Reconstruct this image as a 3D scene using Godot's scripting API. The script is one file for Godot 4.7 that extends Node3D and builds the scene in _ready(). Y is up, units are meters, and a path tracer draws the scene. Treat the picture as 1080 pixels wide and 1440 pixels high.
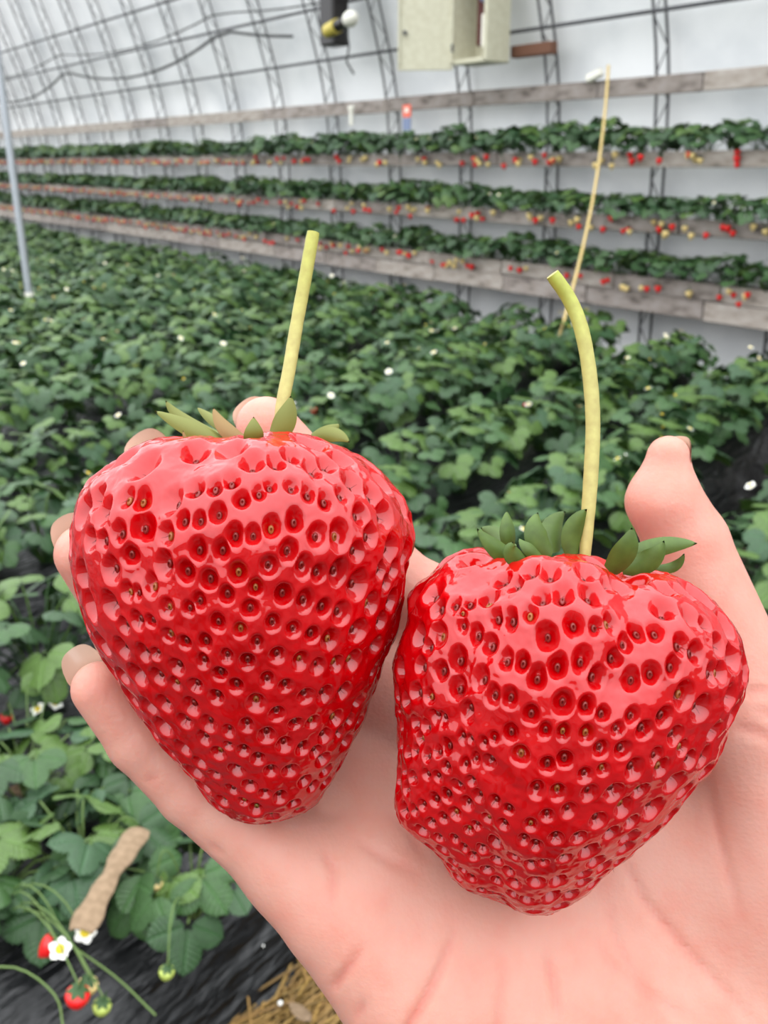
extends Node3D
# A right hand holding two large strawberries inside a greenhouse with planted beds and a back wall of planter troughs.

const EYE := Vector3(0.0, 1.3, 0.0)
const PITCH := -19.7
# back wall frame: foot of the wall below the camera's perpendicular, direction along the wall (away), direction into the room
const WALL_O := Vector3(3.936, 0.0, -2.801)
const WALL_A := Vector3(-0.58, 0.0, -0.815)
const WALL_N := Vector3(-0.815, 0.0, 0.58)
# beds: direction along a bed and across it
const BED_S := Vector3(0.574, 0.0, -0.819)
const BED_C := Vector3(0.819, 0.0, 0.574)

var rng := RandomNumberGenerator.new()
var mats := {}
var taken := {}

class MB:
	var v := PackedVector3Array()
	var n := PackedVector3Array()
	var c := PackedColorArray()
	var uv := PackedVector2Array()
	var ix := PackedInt32Array()
	var col := Color(1, 1, 1)
	func vert(p: Vector3, nn: Vector3, t := Vector2.ZERO) -> int:
		v.append(p)
		n.append(nn)
		c.append(col)
		uv.append(t)
		return v.size() - 1
	func tri(a: int, b: int, d: int) -> void:
		var g: Vector3 = (v[b] - v[a]).cross(v[d] - v[a])
		if g.dot(n[a] + n[b] + n[d]) > 0.0:
			ix.append(a)
			ix.append(d)
			ix.append(b)
		else:
			ix.append(a)
			ix.append(b)
			ix.append(d)
	func face(pts: Array, uvs: Array = []) -> void:
		var g: Vector3 = (pts[1] - pts[0]).cross(pts[2] - pts[0]).normalized()
		var b: int = v.size()
		for k in pts.size():
			vert(pts[k], g, uvs[k] if uvs.size() > k else Vector2.ZERO)
		for k in range(1, pts.size() - 1):
			# keep the given outward side: counter-clockwise points face g
			ix.append(b)
			ix.append(b + k + 1)
			ix.append(b + k)
	func box(xf: Transform3D, s: Vector3, bevel := 0.0) -> void:
		var h := s * 0.5
		var ax := [Vector3.RIGHT, Vector3.UP, Vector3.BACK]
		var e := minf(bevel, minf(h.x, minf(h.y, h.z)) * 0.5)
		for a in 3:
			for sg in [-1.0, 1.0]:
				var w: Vector3 = ax[a] * sg
				var u: Vector3 = ax[(a + 1) % 3] * sg
				var t: Vector3 = ax[(a + 2) % 3]
				var hw: float = h[a]
				var hu: float = h[(a + 1) % 3] - e
				var ht: float = h[(a + 2) % 3] - e
				face([xf * (w * hw - u * hu - t * ht), xf * (w * hw + u * hu - t * ht), xf * (w * hw + u * hu + t * ht), xf * (w * hw - u * hu + t * ht)], [Vector2(0, 0), Vector2(hu * 2, 0), Vector2(hu * 2, ht * 2), Vector2(0, ht * 2)])
		if e > 0.0:
			for a in 3:
				var b1: int = (a + 1) % 3
				var c1: int = (a + 2) % 3
				for s1 in [-1.0, 1.0]:
					for s2 in [-1.0, 1.0]:
						var p1: Vector3 = ax[b1] * (s1 * h[b1]) + ax[c1] * (s2 * (h[c1] - e))
						var p2: Vector3 = ax[b1] * (s1 * (h[b1] - e)) + ax[c1] * (s2 * h[c1])
						var l: Vector3 = ax[a] * (h[a] - e)
						if l.cross(p2 - p1).dot(p1 + p2) > 0:
							face([xf * (p1 - l), xf * (p1 + l), xf * (p2 + l), xf * (p2 - l)])
						else:
							face([xf * (p1 - l), xf * (p2 - l), xf * (p2 + l), xf * (p1 + l)])
	func tube(pts: Array, rad: Array, sides: int, caps := true) -> void:
		var m: int = pts.size()
		var up := Vector3(0.13, 0.97, 0.21)
		var first: int = v.size()
		for i in m:
			var d: Vector3 = (pts[mini(i + 1, m - 1)] - pts[maxi(i - 1, 0)]).normalized()
			var side: Vector3 = d.cross(up)
			if side.length() < 0.05:
				side = d.cross(Vector3(1, 0, 0.1))
			side = side.normalized()
			up = side.cross(d).normalized()
			var r: float = rad[mini(i, rad.size() - 1)]
			for k in sides + 1:
				var a := TAU * k / sides
				var nn: Vector3 = side * cos(a) + up * sin(a)
				vert(pts[i] + nn * r, nn, Vector2(float(k) / sides, float(i) / (m - 1)))
		for i in m - 1:
			for k in sides:
				var a0: int = first + i * (sides + 1) + k
				tri(a0, a0 + 1, a0 + sides + 2)
				tri(a0, a0 + sides + 2, a0 + sides + 1)
		if caps:
			for e in [0, m - 1]:
				var dd: Vector3 = (pts[0] - pts[1]).normalized() if e == 0 else (pts[m - 1] - pts[m - 2]).normalized()
				var ce := vert(pts[e], dd, Vector2(0.5, 0.5))
				var b0: int = v.size()
				for k in sides + 1:
					vert(v[first + e * (sides + 1) + k], dd, Vector2(0.5, 0.5))
				for k in sides:
					tri(ce, b0 + k, b0 + k + 1)
	func grid(p: PackedVector3Array, rows: int, cols: int, wrap := false, flip := false, uvs := PackedVector2Array()) -> void:
		var b: int = v.size()
		for i in rows:
			for j in cols:
				var l: int = (j + cols - 1) % cols if wrap else maxi(j - 1, 0)
				var r: int = (j + 1) % cols if wrap else mini(j + 1, cols - 1)
				var dj: Vector3 = p[i * cols + r] - p[i * cols + l]
				var di: Vector3 = p[mini(i + 1, rows - 1) * cols + j] - p[maxi(i - 1, 0) * cols + j]
				var nn := di.cross(dj).normalized()
				if flip:
					nn = -nn
				v.append(p[i * cols + j])
				n.append(nn)
				c.append(col)
				uv.append(uvs[i * cols + j] if uvs.size() else Vector2(float(j) / (cols - 1), float(i) / (rows - 1)))
		for i in rows - 1:
			for j in (cols if wrap else cols - 1):
				var a: int = b + i * cols + j
				var a1: int = b + i * cols + (j + 1) % cols
				if flip:
					ix.append_array([a, a + cols, a1, a1, a + cols, a1 + cols])
				else:
					ix.append_array([a, a1, a + cols, a1, a1 + cols, a + cols])
	func lathe(prof: Array, sides: int, xf: Transform3D) -> void:
		var p := PackedVector3Array()
		for q in prof:
			for k in sides:
				var a := TAU * k / sides
				p.append(xf * Vector3(q.x * cos(a), q.y, q.x * sin(a)))
		grid(p, prof.size(), sides, true, prof[0].y < prof[prof.size() - 1].y)
	func join(o: MB, xf: Transform3D) -> void:
		var b: int = v.size()
		for k in o.v.size():
			v.append(xf * o.v[k])
			n.append((xf.basis * o.n[k]).normalized())
		c.append_array(o.c)
		uv.append_array(o.uv)
		for k in o.ix:
			ix.append(b + k)
	func into(m: ArrayMesh) -> ArrayMesh:
		var a := []
		a.resize(Mesh.ARRAY_MAX)
		a[Mesh.ARRAY_VERTEX] = v
		a[Mesh.ARRAY_NORMAL] = n
		a[Mesh.ARRAY_COLOR] = c
		a[Mesh.ARRAY_TEX_UV] = uv
		a[Mesh.ARRAY_INDEX] = ix
		m.add_surface_from_arrays(Mesh.PRIMITIVE_TRIANGLES, a)
		return m
	func mesh() -> ArrayMesh:
		return into(ArrayMesh.new())

func numbered(called: String) -> String:
	if not taken.has(called):
		taken[called] = 0
		return called
	taken[called] += 1
	return "%s_%03d" % [called, taken[called]]

func tag(o: Node3D, label: String, category: String, group := "", kind := "") -> Node3D:
	if label: o.set_meta("label", label)
	if category: o.set_meta("category", category)
	if group: o.set_meta("group", group)
	if kind: o.set_meta("kind", kind)
	return o

func thing(called: String, label: String, category: String, at := Transform3D(), group := "") -> Node3D:
	var o := Node3D.new()
	o.name = numbered(called)
	add_child(o)
	o.transform = at
	tag(o, label, category, group)
	return o

func part(called: String, m: Mesh, mat: Material, parent: Node3D, xf := Transform3D()) -> MeshInstance3D:
	var o := MeshInstance3D.new()
	o.name = numbered(called) if parent == self else called
	o.mesh = m
	if mat: o.material_override = mat
	parent.add_child(o, true)
	o.transform = xf
	return o

func rnd(a: float, b: float) -> float:
	return rng.randf_range(a, b)

func noise_tex(freq: float, size: int, ramp: Array, type := FastNoiseLite.TYPE_SIMPLEX_SMOOTH, sd := 1, octaves := 4) -> NoiseTexture2D:
	var f := FastNoiseLite.new()
	f.noise_type = type
	f.frequency = freq
	f.seed = sd
	f.fractal_octaves = octaves
	var t := NoiseTexture2D.new()
	t.noise = f
	t.width = size
	t.height = size
	t.seamless = true
	if ramp.size():
		var g := Gradient.new()
		g.offsets = PackedFloat32Array(ramp.map(func(q): return q[0]))
		g.colors = PackedColorArray(ramp.map(func(q): return q[1]))
		t.color_ramp = g
	return t

func mat(called: String, color: Color, rough: float, spec := 0.5) -> StandardMaterial3D:
	var m := StandardMaterial3D.new()
	m.resource_name = called
	m.albedo_color = color
	m.roughness = rough
	m.metallic_specular = spec
	m.vertex_color_use_as_albedo = true
	mats[called] = m
	return m

func tri_map(m: StandardMaterial3D, scale: float) -> void:
	m.uv1_triplanar = true
	m.uv1_scale = Vector3.ONE * scale

func wall_at(q: float, inward: float, h: float) -> Vector3:
	return WALL_O + WALL_A * q + WALL_N * inward + Vector3.UP * h

func wall_frame(q: float, inward: float, h: float) -> Transform3D:
	return Transform3D(Basis(-WALL_A, Vector3.UP, WALL_N), wall_at(q, inward, h))

func arch(h: float) -> float:
	var x := h - 1.85
	return 0.17 * (x + sqrt(x * x + 0.15))

func bed_at(c: float, s: float, h: float) -> Vector3:
	return BED_C * c + BED_S * s + Vector3.UP * h

func _ready() -> void:
	rng.seed = 7
	# ---- camera, sky, exposure
	var cam := Camera3D.new()
	cam.name = "camera"
	add_child(cam)
	cam.position = EYE
	cam.rotation_degrees = Vector3(PITCH, 0, 0)
	var lens := CameraAttributesPhysical.new()
	lens.frustum_focal_length = 22.883
	lens.frustum_focus_distance = 0.165
	lens.frustum_near = 0.02
	lens.frustum_far = 200.0
	lens.exposure_aperture = 26.0
	cam.attributes = lens
	cam.fov = 55.34
	cam.current = true
	var env := Environment.new()
	env.background_mode = Environment.BG_SKY
	env.tonemap_mode = Environment.TONE_MAPPER_LINEAR
	env.tonemap_exposure = 1.3
	env.sdfgi_enabled = true
	env.ssao_enabled = true
	env.ssil_enabled = true
	var sky_mat := ProceduralSkyMaterial.new()
	sky_mat.sky_top_color = Color(0.975, 0.985, 1.0)
	sky_mat.sky_horizon_color = Color(0.715, 0.725, 0.735)
	sky_mat.sky_curve = 0.6
	sky_mat.ground_bottom_color = Color(0.2, 0.2, 0.18)
	sky_mat.ground_horizon_color = Color(0.3, 0.3, 0.28)
	sky_mat.sky_energy_multiplier = 1.0
	var sky := Sky.new()
	sky.sky_material = sky_mat
	env.sky = sky
	env.background_energy_multiplier = 3.3
	var we := WorldEnvironment.new()
	we.name = "world_environment"
	we.environment = env
	add_child(we)
	# ---- scene
	make_materials()
	build_ground()
	build_back_wall()
	build_wall_fittings()
	build_plants()
	build_near_details()
	build_hand()
	build_berries()

func make_materials() -> void:
	var m := mat("berry_flesh", Color(0.71, 0.003, 0.026), 0.1, 0.57)
	m.subsurf_scatter_enabled = true
	m.subsurf_scatter_strength = 0.12
	m.albedo_texture = noise_tex(0.012, 512, [[0.0, Color(0.86, 0.8, 0.8)], [0.5, Color(0.95, 0.9, 0.9)], [1.0, Color(1, 1, 1)]])
	tri_map(m, 18.0)
	m = mat("achene_red", Color(0.46, 0.09, 0.06), 0.35)
	m = mat("achene_gold", Color(0.55, 0.3, 0.11), 0.35)
	m = mat("achene_olive", Color(0.44, 0.35, 0.12), 0.4)
	m = mat("style_hair", Color(0.3, 0.06, 0.04), 0.5)
	m = mat("stem_left", Color(0.7, 0.68, 0.4), 0.5)
	m.albedo_texture = noise_tex(0.03, 256, [[0.0, Color(0.86, 0.82, 0.8)], [1.0, Color(1, 1, 1)]], FastNoiseLite.TYPE_SIMPLEX_SMOOTH, 5)
	tri_map(m, 40.0)
	m = mat("sepal", Color(0.31, 0.41, 0.14), 0.55)
	m.backlight_enabled = true
	m.backlight = Color(0.15, 0.2, 0.05)
	m.albedo_texture = noise_tex(0.02, 256, [[0.0, Color(0.72, 0.74, 0.6)], [1.0, Color(1, 1, 1)]], FastNoiseLite.TYPE_SIMPLEX_SMOOTH, 6)
	tri_map(m, 60.0)
	m = mat("sepal_olive", Color(0.4, 0.42, 0.15), 0.55)
	m.backlight_enabled = true
	m.backlight = Color(0.15, 0.18, 0.05)
	m = mat("sepal_dry", Color(0.5, 0.4, 0.22), 0.6)
	# skin: mottled pink over a warm base, with a fine net of lines
	m = mat("skin", Color(0.735, 0.55, 0.49), 0.48, 0.4)
	m.subsurf_scatter_enabled = true
	m.subsurf_scatter_strength = 0.3
	m.albedo_texture = noise_tex(0.008, 512, [[0.0, Color(1.0, 0.88, 0.86)], [0.45, Color(1.0, 0.95, 0.94)], [1.0, Color(1, 1, 1)]], FastNoiseLite.TYPE_SIMPLEX_SMOOTH, 11, 5)
	m.heightmap_enabled = true
	m.heightmap_scale = 0.008
	m.heightmap_texture = noise_tex(0.09, 512, [], FastNoiseLite.TYPE_CELLULAR, 12, 2)
	tri_map(m, 22.0)
	m = mat("fingernail", Color(0.74, 0.63, 0.55), 0.2, 0.5)
	m.clearcoat_enabled = true
	m.clearcoat = 0.5
	# leaves
	var veins := Image.create(256, 256, false, Image.FORMAT_L8)
	for y in 256:
		for x in 256:
			var s := absf(x / 127.5 - 1.0)
			var u := y / 255.0
			var lat := absf(fposmod(u * 8.0 - s * 1.6, 1.0) - 0.5) * 2.0
			var hgt := 0.75 - 0.5 * pow(maxf(0.0, 1.0 - (1.0 - lat) * 3.5), 2.0) - 0.6 * exp(-pow(s * 14.0, 2.0))
			veins.set_pixel(x, y, Color.from_hsv(0, 0, clampf(hgt, 0, 1)))
	var vc_img := Image.create(256, 256, false, Image.FORMAT_RGB8)
	var fl := FastNoiseLite.new()
	fl.frequency = 0.02
	for y in 256:
		for x in 256:
			var hv := veins.get_pixel(x, y).r
			var k := 0.86 + 0.12 * fl.get_noise_2d(x, y) + 0.3 * (0.75 - hv)
			vc_img.set_pixel(x, y, Color(minf(1, k * 1.02), minf(1, k), minf(1, k * 0.98)))
	var vc := ImageTexture.create_from_image(vc_img)
	var vt := ImageTexture.create_from_image(veins)
	var shades := {"leaf_deep": Color(0.17, 0.31, 0.15), "leaf_mid": Color(0.22, 0.37, 0.17), "leaf_blue": Color(0.2, 0.345, 0.205), "leaf_young": Color(0.31, 0.44, 0.17)}
	for k in shades:
		m = mat(k, shades[k], 0.5, 0.5)
		m.heightmap_enabled = true
		m.heightmap_scale = 0.25
		m.albedo_texture = vc
		m.heightmap_texture = vt
		m.backlight_enabled = true
		m.backlight = Color(0.12, 0.2, 0.06)
	m = mat("petiole", Color(0.33, 0.42, 0.2), 0.6)
	m = mat("petal", Color(0.95, 0.95, 0.92), 0.6)
	m = mat("flower_centre", Color(0.85, 0.75, 0.15), 0.7)
	m = mat("fruit_red", Color(0.82, 0.1, 0.1), 0.3)
	m = mat("fruit_pale", Color(0.85, 0.75, 0.5), 0.4)
	m = mat("fruit_green", Color(0.62, 0.68, 0.32), 0.45)
	# ground
	m = mat("mulch_film", Color(0.055, 0.06, 0.065), 0.34, 0.5)
	m.heightmap_enabled = true
	m.heightmap_scale = 1.0
	m.heightmap_texture = noise_tex(0.02, 512, [], FastNoiseLite.TYPE_SIMPLEX_SMOOTH, 21, 4)
	m.uv1_scale = Vector3(3.0, 0.5, 1)
	m = mat("soil", Color(0.3, 0.24, 0.17), 0.9)
	m.albedo_texture = noise_tex(0.05, 512, [[0.0, Color(0.45, 0.4, 0.35)], [1.0, Color(1, 1, 1)]], FastNoiseLite.TYPE_SIMPLEX_SMOOTH, 22)
	m.uv1_triplanar = true
	m.uv1_world_triplanar = true
	m.uv1_scale = Vector3.ONE * 2.0
	m = mat("straw", Color(0.62, 0.5, 0.28), 0.7)
	m = mat("dry_leaf", Color(0.56, 0.47, 0.37), 0.8)
	m.albedo_texture = noise_tex(0.03, 256, [[0.0, Color(0.78, 0.76, 0.72)], [1.0, Color(1, 1, 1)]], FastNoiseLite.TYPE_SIMPLEX_SMOOTH, 23)
	tri_map(m, 9.0)
	# wall
	m = mat("white_sheet", Color(0.955, 0.96, 0.96), 0.7)
	m.albedo_texture = noise_tex(0.006, 512, [[0.0, Color(0.82, 0.83, 0.84)], [0.5, Color(0.96, 0.96, 0.96)], [1.0, Color(1, 1, 1)]], FastNoiseLite.TYPE_SIMPLEX_SMOOTH, 31, 5)
	m.uv1_triplanar = true
	m.uv1_world_triplanar = true
	m.uv1_scale = Vector3.ONE * 0.4
	for k in 3:
		m = mat("board_%d" % k, [Color(0.64, 0.61, 0.59), Color(0.58, 0.55, 0.53), Color(0.68, 0.65, 0.62)][k], 0.85)
		m.albedo_texture = noise_tex(0.008, 512, [[0.0, Color(0.55, 0.53, 0.51)], [0.4, Color(0.87, 0.85, 0.83)], [1.0, Color(1, 1, 1)]], FastNoiseLite.TYPE_SIMPLEX_SMOOTH, 33 + k, 5)
		m.uv1_triplanar = true
		m.uv1_scale = Vector3(1.2, 3.0, 3.0)
		m.uv1_offset = Vector3(k * 0.37, 0, 0)
	m = mat("dark_steel", Color(0.3, 0.3, 0.31), 0.5)
	m.metallic = 0.3
	m = mat("galvanized", Color(0.66, 0.68, 0.7), 0.4)
	m.metallic = 0.5
	m = mat("cable_black", Color(0.07, 0.07, 0.075), 0.5)
	m = mat("cabinet_cream", Color(0.78, 0.77, 0.68), 0.5)
	m.albedo_texture = noise_tex(0.02, 256, [[0.0, Color(0.93, 0.92, 0.9)], [1.0, Color(1, 1, 1)]], FastNoiseLite.TYPE_SIMPLEX_SMOOTH, 41)
	tri_map(m, 3.0)
	m = mat("dark_plastic", Color(0.1, 0.08, 0.08), 0.4)
	m = mat("maroon_plastic", Color(0.3, 0.1, 0.09), 0.4)
	m = mat("label_white", Color(0.88, 0.87, 0.82), 0.6)
	m = mat("yellow_plastic", Color(0.75, 0.68, 0.3), 0.5)
	m = mat("brown_wood", Color(0.42, 0.28, 0.21), 0.8)
	m = mat("straw_tape", Color(0.8, 0.7, 0.45), 0.5)
	m = mat("sign_orange", Color(0.9, 0.4, 0.3), 0.6)
	m = mat("sign_blue", Color(0.45, 0.5, 0.62), 0.6)

func in_room(p: Vector3, margin: float) -> bool:
	return (p - WALL_O).dot(WALL_N) > margin

func build_ground() -> void:
	var g := MB.new()
	g.box(Transform3D(Basis(), Vector3(0, -0.05, -6)), Vector3(70, 0.1, 60))
	var fl := part("floor", g.mesh(), mats.soil, self)
	tag(fl, "", "", "", "structure")
	# raised beds under black film
	for k in range(-8, 13):
		var c0 := -1.40 - 1.2 * k
		var P := PackedVector3Array()
		var U := PackedVector2Array()
		var prof := [[-0.60, 0.0], [-0.56, 0.03], [-0.5, 0.12], [-0.44, 0.19], [-0.36, 0.222], [-0.2, 0.225], [0.0, 0.22], [0.2, 0.225], [0.36, 0.222], [0.44, 0.19], [0.5, 0.12], [0.56, 0.03], [0.6, 0.0]]
		var s_end := -7.0
		while s_end < 24.0 and in_room(bed_at(c0, s_end + 0.1, 0), 0.35):
			s_end += 0.1
		var f := FastNoiseLite.new()
		f.seed = 50 + k
		f.frequency = 1.6
		var rows := int((s_end + 8.0) / 0.07)
		for i in rows + 1:
			var s := lerpf(-8.0, s_end, float(i) / rows)
			for j in prof.size():
				var wob: float = f.get_noise_2d(s, prof[j][0] * 6.0) * 0.022
				P.append(bed_at(c0 + prof[j][0] * 0.91 + wob, s, maxf(0.0, prof[j][1] + (wob if prof[j][1] > 0.01 else 0.0))))
				U.append(Vector2(prof[j][0], s))
		var b := MB.new()
		b.grid(P, rows + 1, prof.size(), false, false, U)
		if b.n[(rows / 2) * prof.size() + 6].y < 0:
			b = MB.new()
			b.grid(P, rows + 1, prof.size(), false, true, U)
		tag(part("raised_bed", b.mesh(), mats.mulch_film, self), "", "", "", "structure")

func build_back_wall() -> void:
	# white sheet behind the trusses, bending inwards with them
	var hs := []
	for i in 46:
		hs.append(i * 0.1)
	var g := MB.new()
	for side in [0.0, -0.03]:
		var P := PackedVector3Array()
		for i in hs.size():
			for j in 2:
				P.append(wall_at([-3.0, 26.0][j], -0.375 + side + arch(hs[i]), hs[i]))
		g.grid(P, hs.size(), 2, false, side < -0.01)
	if g.n[0].dot(WALL_N) < 0:
		for k in g.n.size():
			g.n[k] = -g.n[k]
	tag(part("wall_back", g.mesh(), mats.white_sheet, self), "", "", "", "structure")
	# steel trusses
	var qs := []
	for k in range(0, 20):
		qs.append(3.30 + 0.92 * k)
	var chords := []
	for inw in [-0.215, -0.325]:
		var pts := []
		for i in 30:
			var h := i * 0.15
			pts.append(Vector3(0, h, inw + arch(h)))
		var m := MB.new()
		m.tube(pts, [0.009], 6)
		chords.append(m.mesh())
	var braces := []
	for i in 29:
		var h0 := i * 0.15
		var h1 := h0 + 0.15
		var a0 := Vector3(0, h0, (-0.215 if i % 2 == 0 else -0.325) + arch(h0))
		var a1 := Vector3(0, h1, (-0.325 if i % 2 == 0 else -0.215) + arch(h1))
		var m := MB.new()
		m.tube([a0, a1], [0.0045], 5, false)
		braces.append(m.mesh())
	var beside := {0: "dark steel lattice truss on the stretch of white wall past the tape clip", 1: "dark steel lattice truss beside the tape clip on the board rail", 2: "dark steel lattice truss behind the short brown timber block", 3: "dark steel lattice truss behind the open cream cabinet", 4: "dark steel lattice truss between the cream cabinet and the black motor housing", 5: "dark steel lattice truss behind the black motor housing"}
	for q in qs:
		var t := thing("steel_truss", "dark steel lattice truss on the white wall beyond the black motor housing", "truss", wall_frame(q, 0, 0), "lattice trusses along the back wall")
		if beside.has(qs.find(q)): t.set_meta("label", beside[qs.find(q)])
		for m in chords: part("chord", m, mats.dark_steel, t)
		for m in braces: part("brace", m, mats.dark_steel, t)
	# purlin pipes along the trusses
	var names := ["lowest dark purlin pipe running along the trusses above the beam", "middle dark purlin pipe running along the trusses", "highest dark purlin pipe running along the trusses"]
	var ph := [2.12, 2.5, 2.85]
	for k in 3:
		var m := MB.new()
		m.tube([Vector3(3, 0, 0), Vector3(-22, 0, 0)], [0.014], 6)
		var p := part("purlin_pipe", m.mesh(), mats.dark_steel, self, wall_frame(3.0, -0.19 + arch(ph[k]), ph[k]))
		tag(p, names[k], "pipe")
	# sagging black cables
	var cl := ["thick black cable sagging along the trusses to the black motor housing", "thin black cable sagging above the thick cable along the trusses"]
	for k in 2:
		var pts := []
		for i in 41:
			var q := lerpf(22.0, [8.0, 4.5][k], i / 40.0)
			var span := fposmod(q, 4.6) / 4.6
			var h: float = [2.32, 2.62][k] - [0.22, 0.12][k] * 4.0 * span * (1.0 - span) + (0.012 * (22.0 - q) if k == 0 else 0.0)
			pts.append(wall_at(q, -0.08 + arch(h), h))
		var m := MB.new()
		m.tube(pts, [[0.014, 0.008][k]], 6)
		tag(part("cable", m.mesh(), mats.cable_black, self), cl[k], "cable")
	# boarded rail above the troughs and three planter troughs
	board_row("board_rail", "long weathered board rail fixed to the trusses above the planter troughs", "rail", [[1.68, 1.785]], -0.125, false)
	board_row("planter_trough", "top planter trough of grey boards on the back wall", "planter", [[1.276, 1.365]], 0.0, true)
	board_row("planter_trough", "middle planter trough of grey boards on the back wall", "planter", [[0.90, 0.99]], 0.0, true)
	board_row("planter_trough", "bottom planter trough with two rows of boards at the foot of the back wall", "planter", [[0.55, 0.645], [0.43, 0.542]], 0.0, true)

func board_row(called: String, label: String, category: String, rows: Array, inward: float, trough: bool) -> void:
	var t := thing(called, label, category, wall_frame(0.0, inward, rows[0][0]))
	var lens := [0.92, 1.05, 0.8, 1.2]
	var meshes := {}
	for r in rows:
		var q := -1.0 + rnd(0, 0.5)
		while q < 22.0:
			var l: float = lens[rng.randi() % 4]
			var hh: float = r[1] - r[0]
			var key := "%.2f_%.3f" % [l, hh]
			if not meshes.has(key):
				var m := MB.new()
				m.box(Transform3D(), Vector3(l - 0.012, hh, 0.022), 0.004)
				meshes[key] = m.mesh()
			var xf := Transform3D(Basis(Vector3.BACK, rnd(-0.006, 0.006)), Vector3(-(q + l * 0.5), r[0] + hh * 0.5 - rows[0][0] + rnd(-0.004, 0.004), -0.012 + rnd(-0.004, 0.004)))
			part("board", meshes[key], mats["board_%d" % (rng.randi() % 3)], t, xf)
			q += l
	if trough:
		var m := MB.new()
		var top: float = rows[0][1] - rows[0][0]
		m.box(Transform3D(Basis(), Vector3(-10.5, top * 0.45, -0.155)), Vector3(23, top * 0.9, 0.012))
		m.box(Transform3D(Basis(), Vector3(-10.5, 0.006, -0.09)), Vector3(23, 0.012, 0.13))
		part("tray", m.mesh(), mats.board_1, t)
		var s := MB.new()
		s.box(Transform3D(Basis(), Vector3(-10.5, top * 0.45, -0.088)), Vector3(22.9, top * 0.7, 0.118))
		part("soil", s.mesh(), mats.soil, t)

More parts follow.
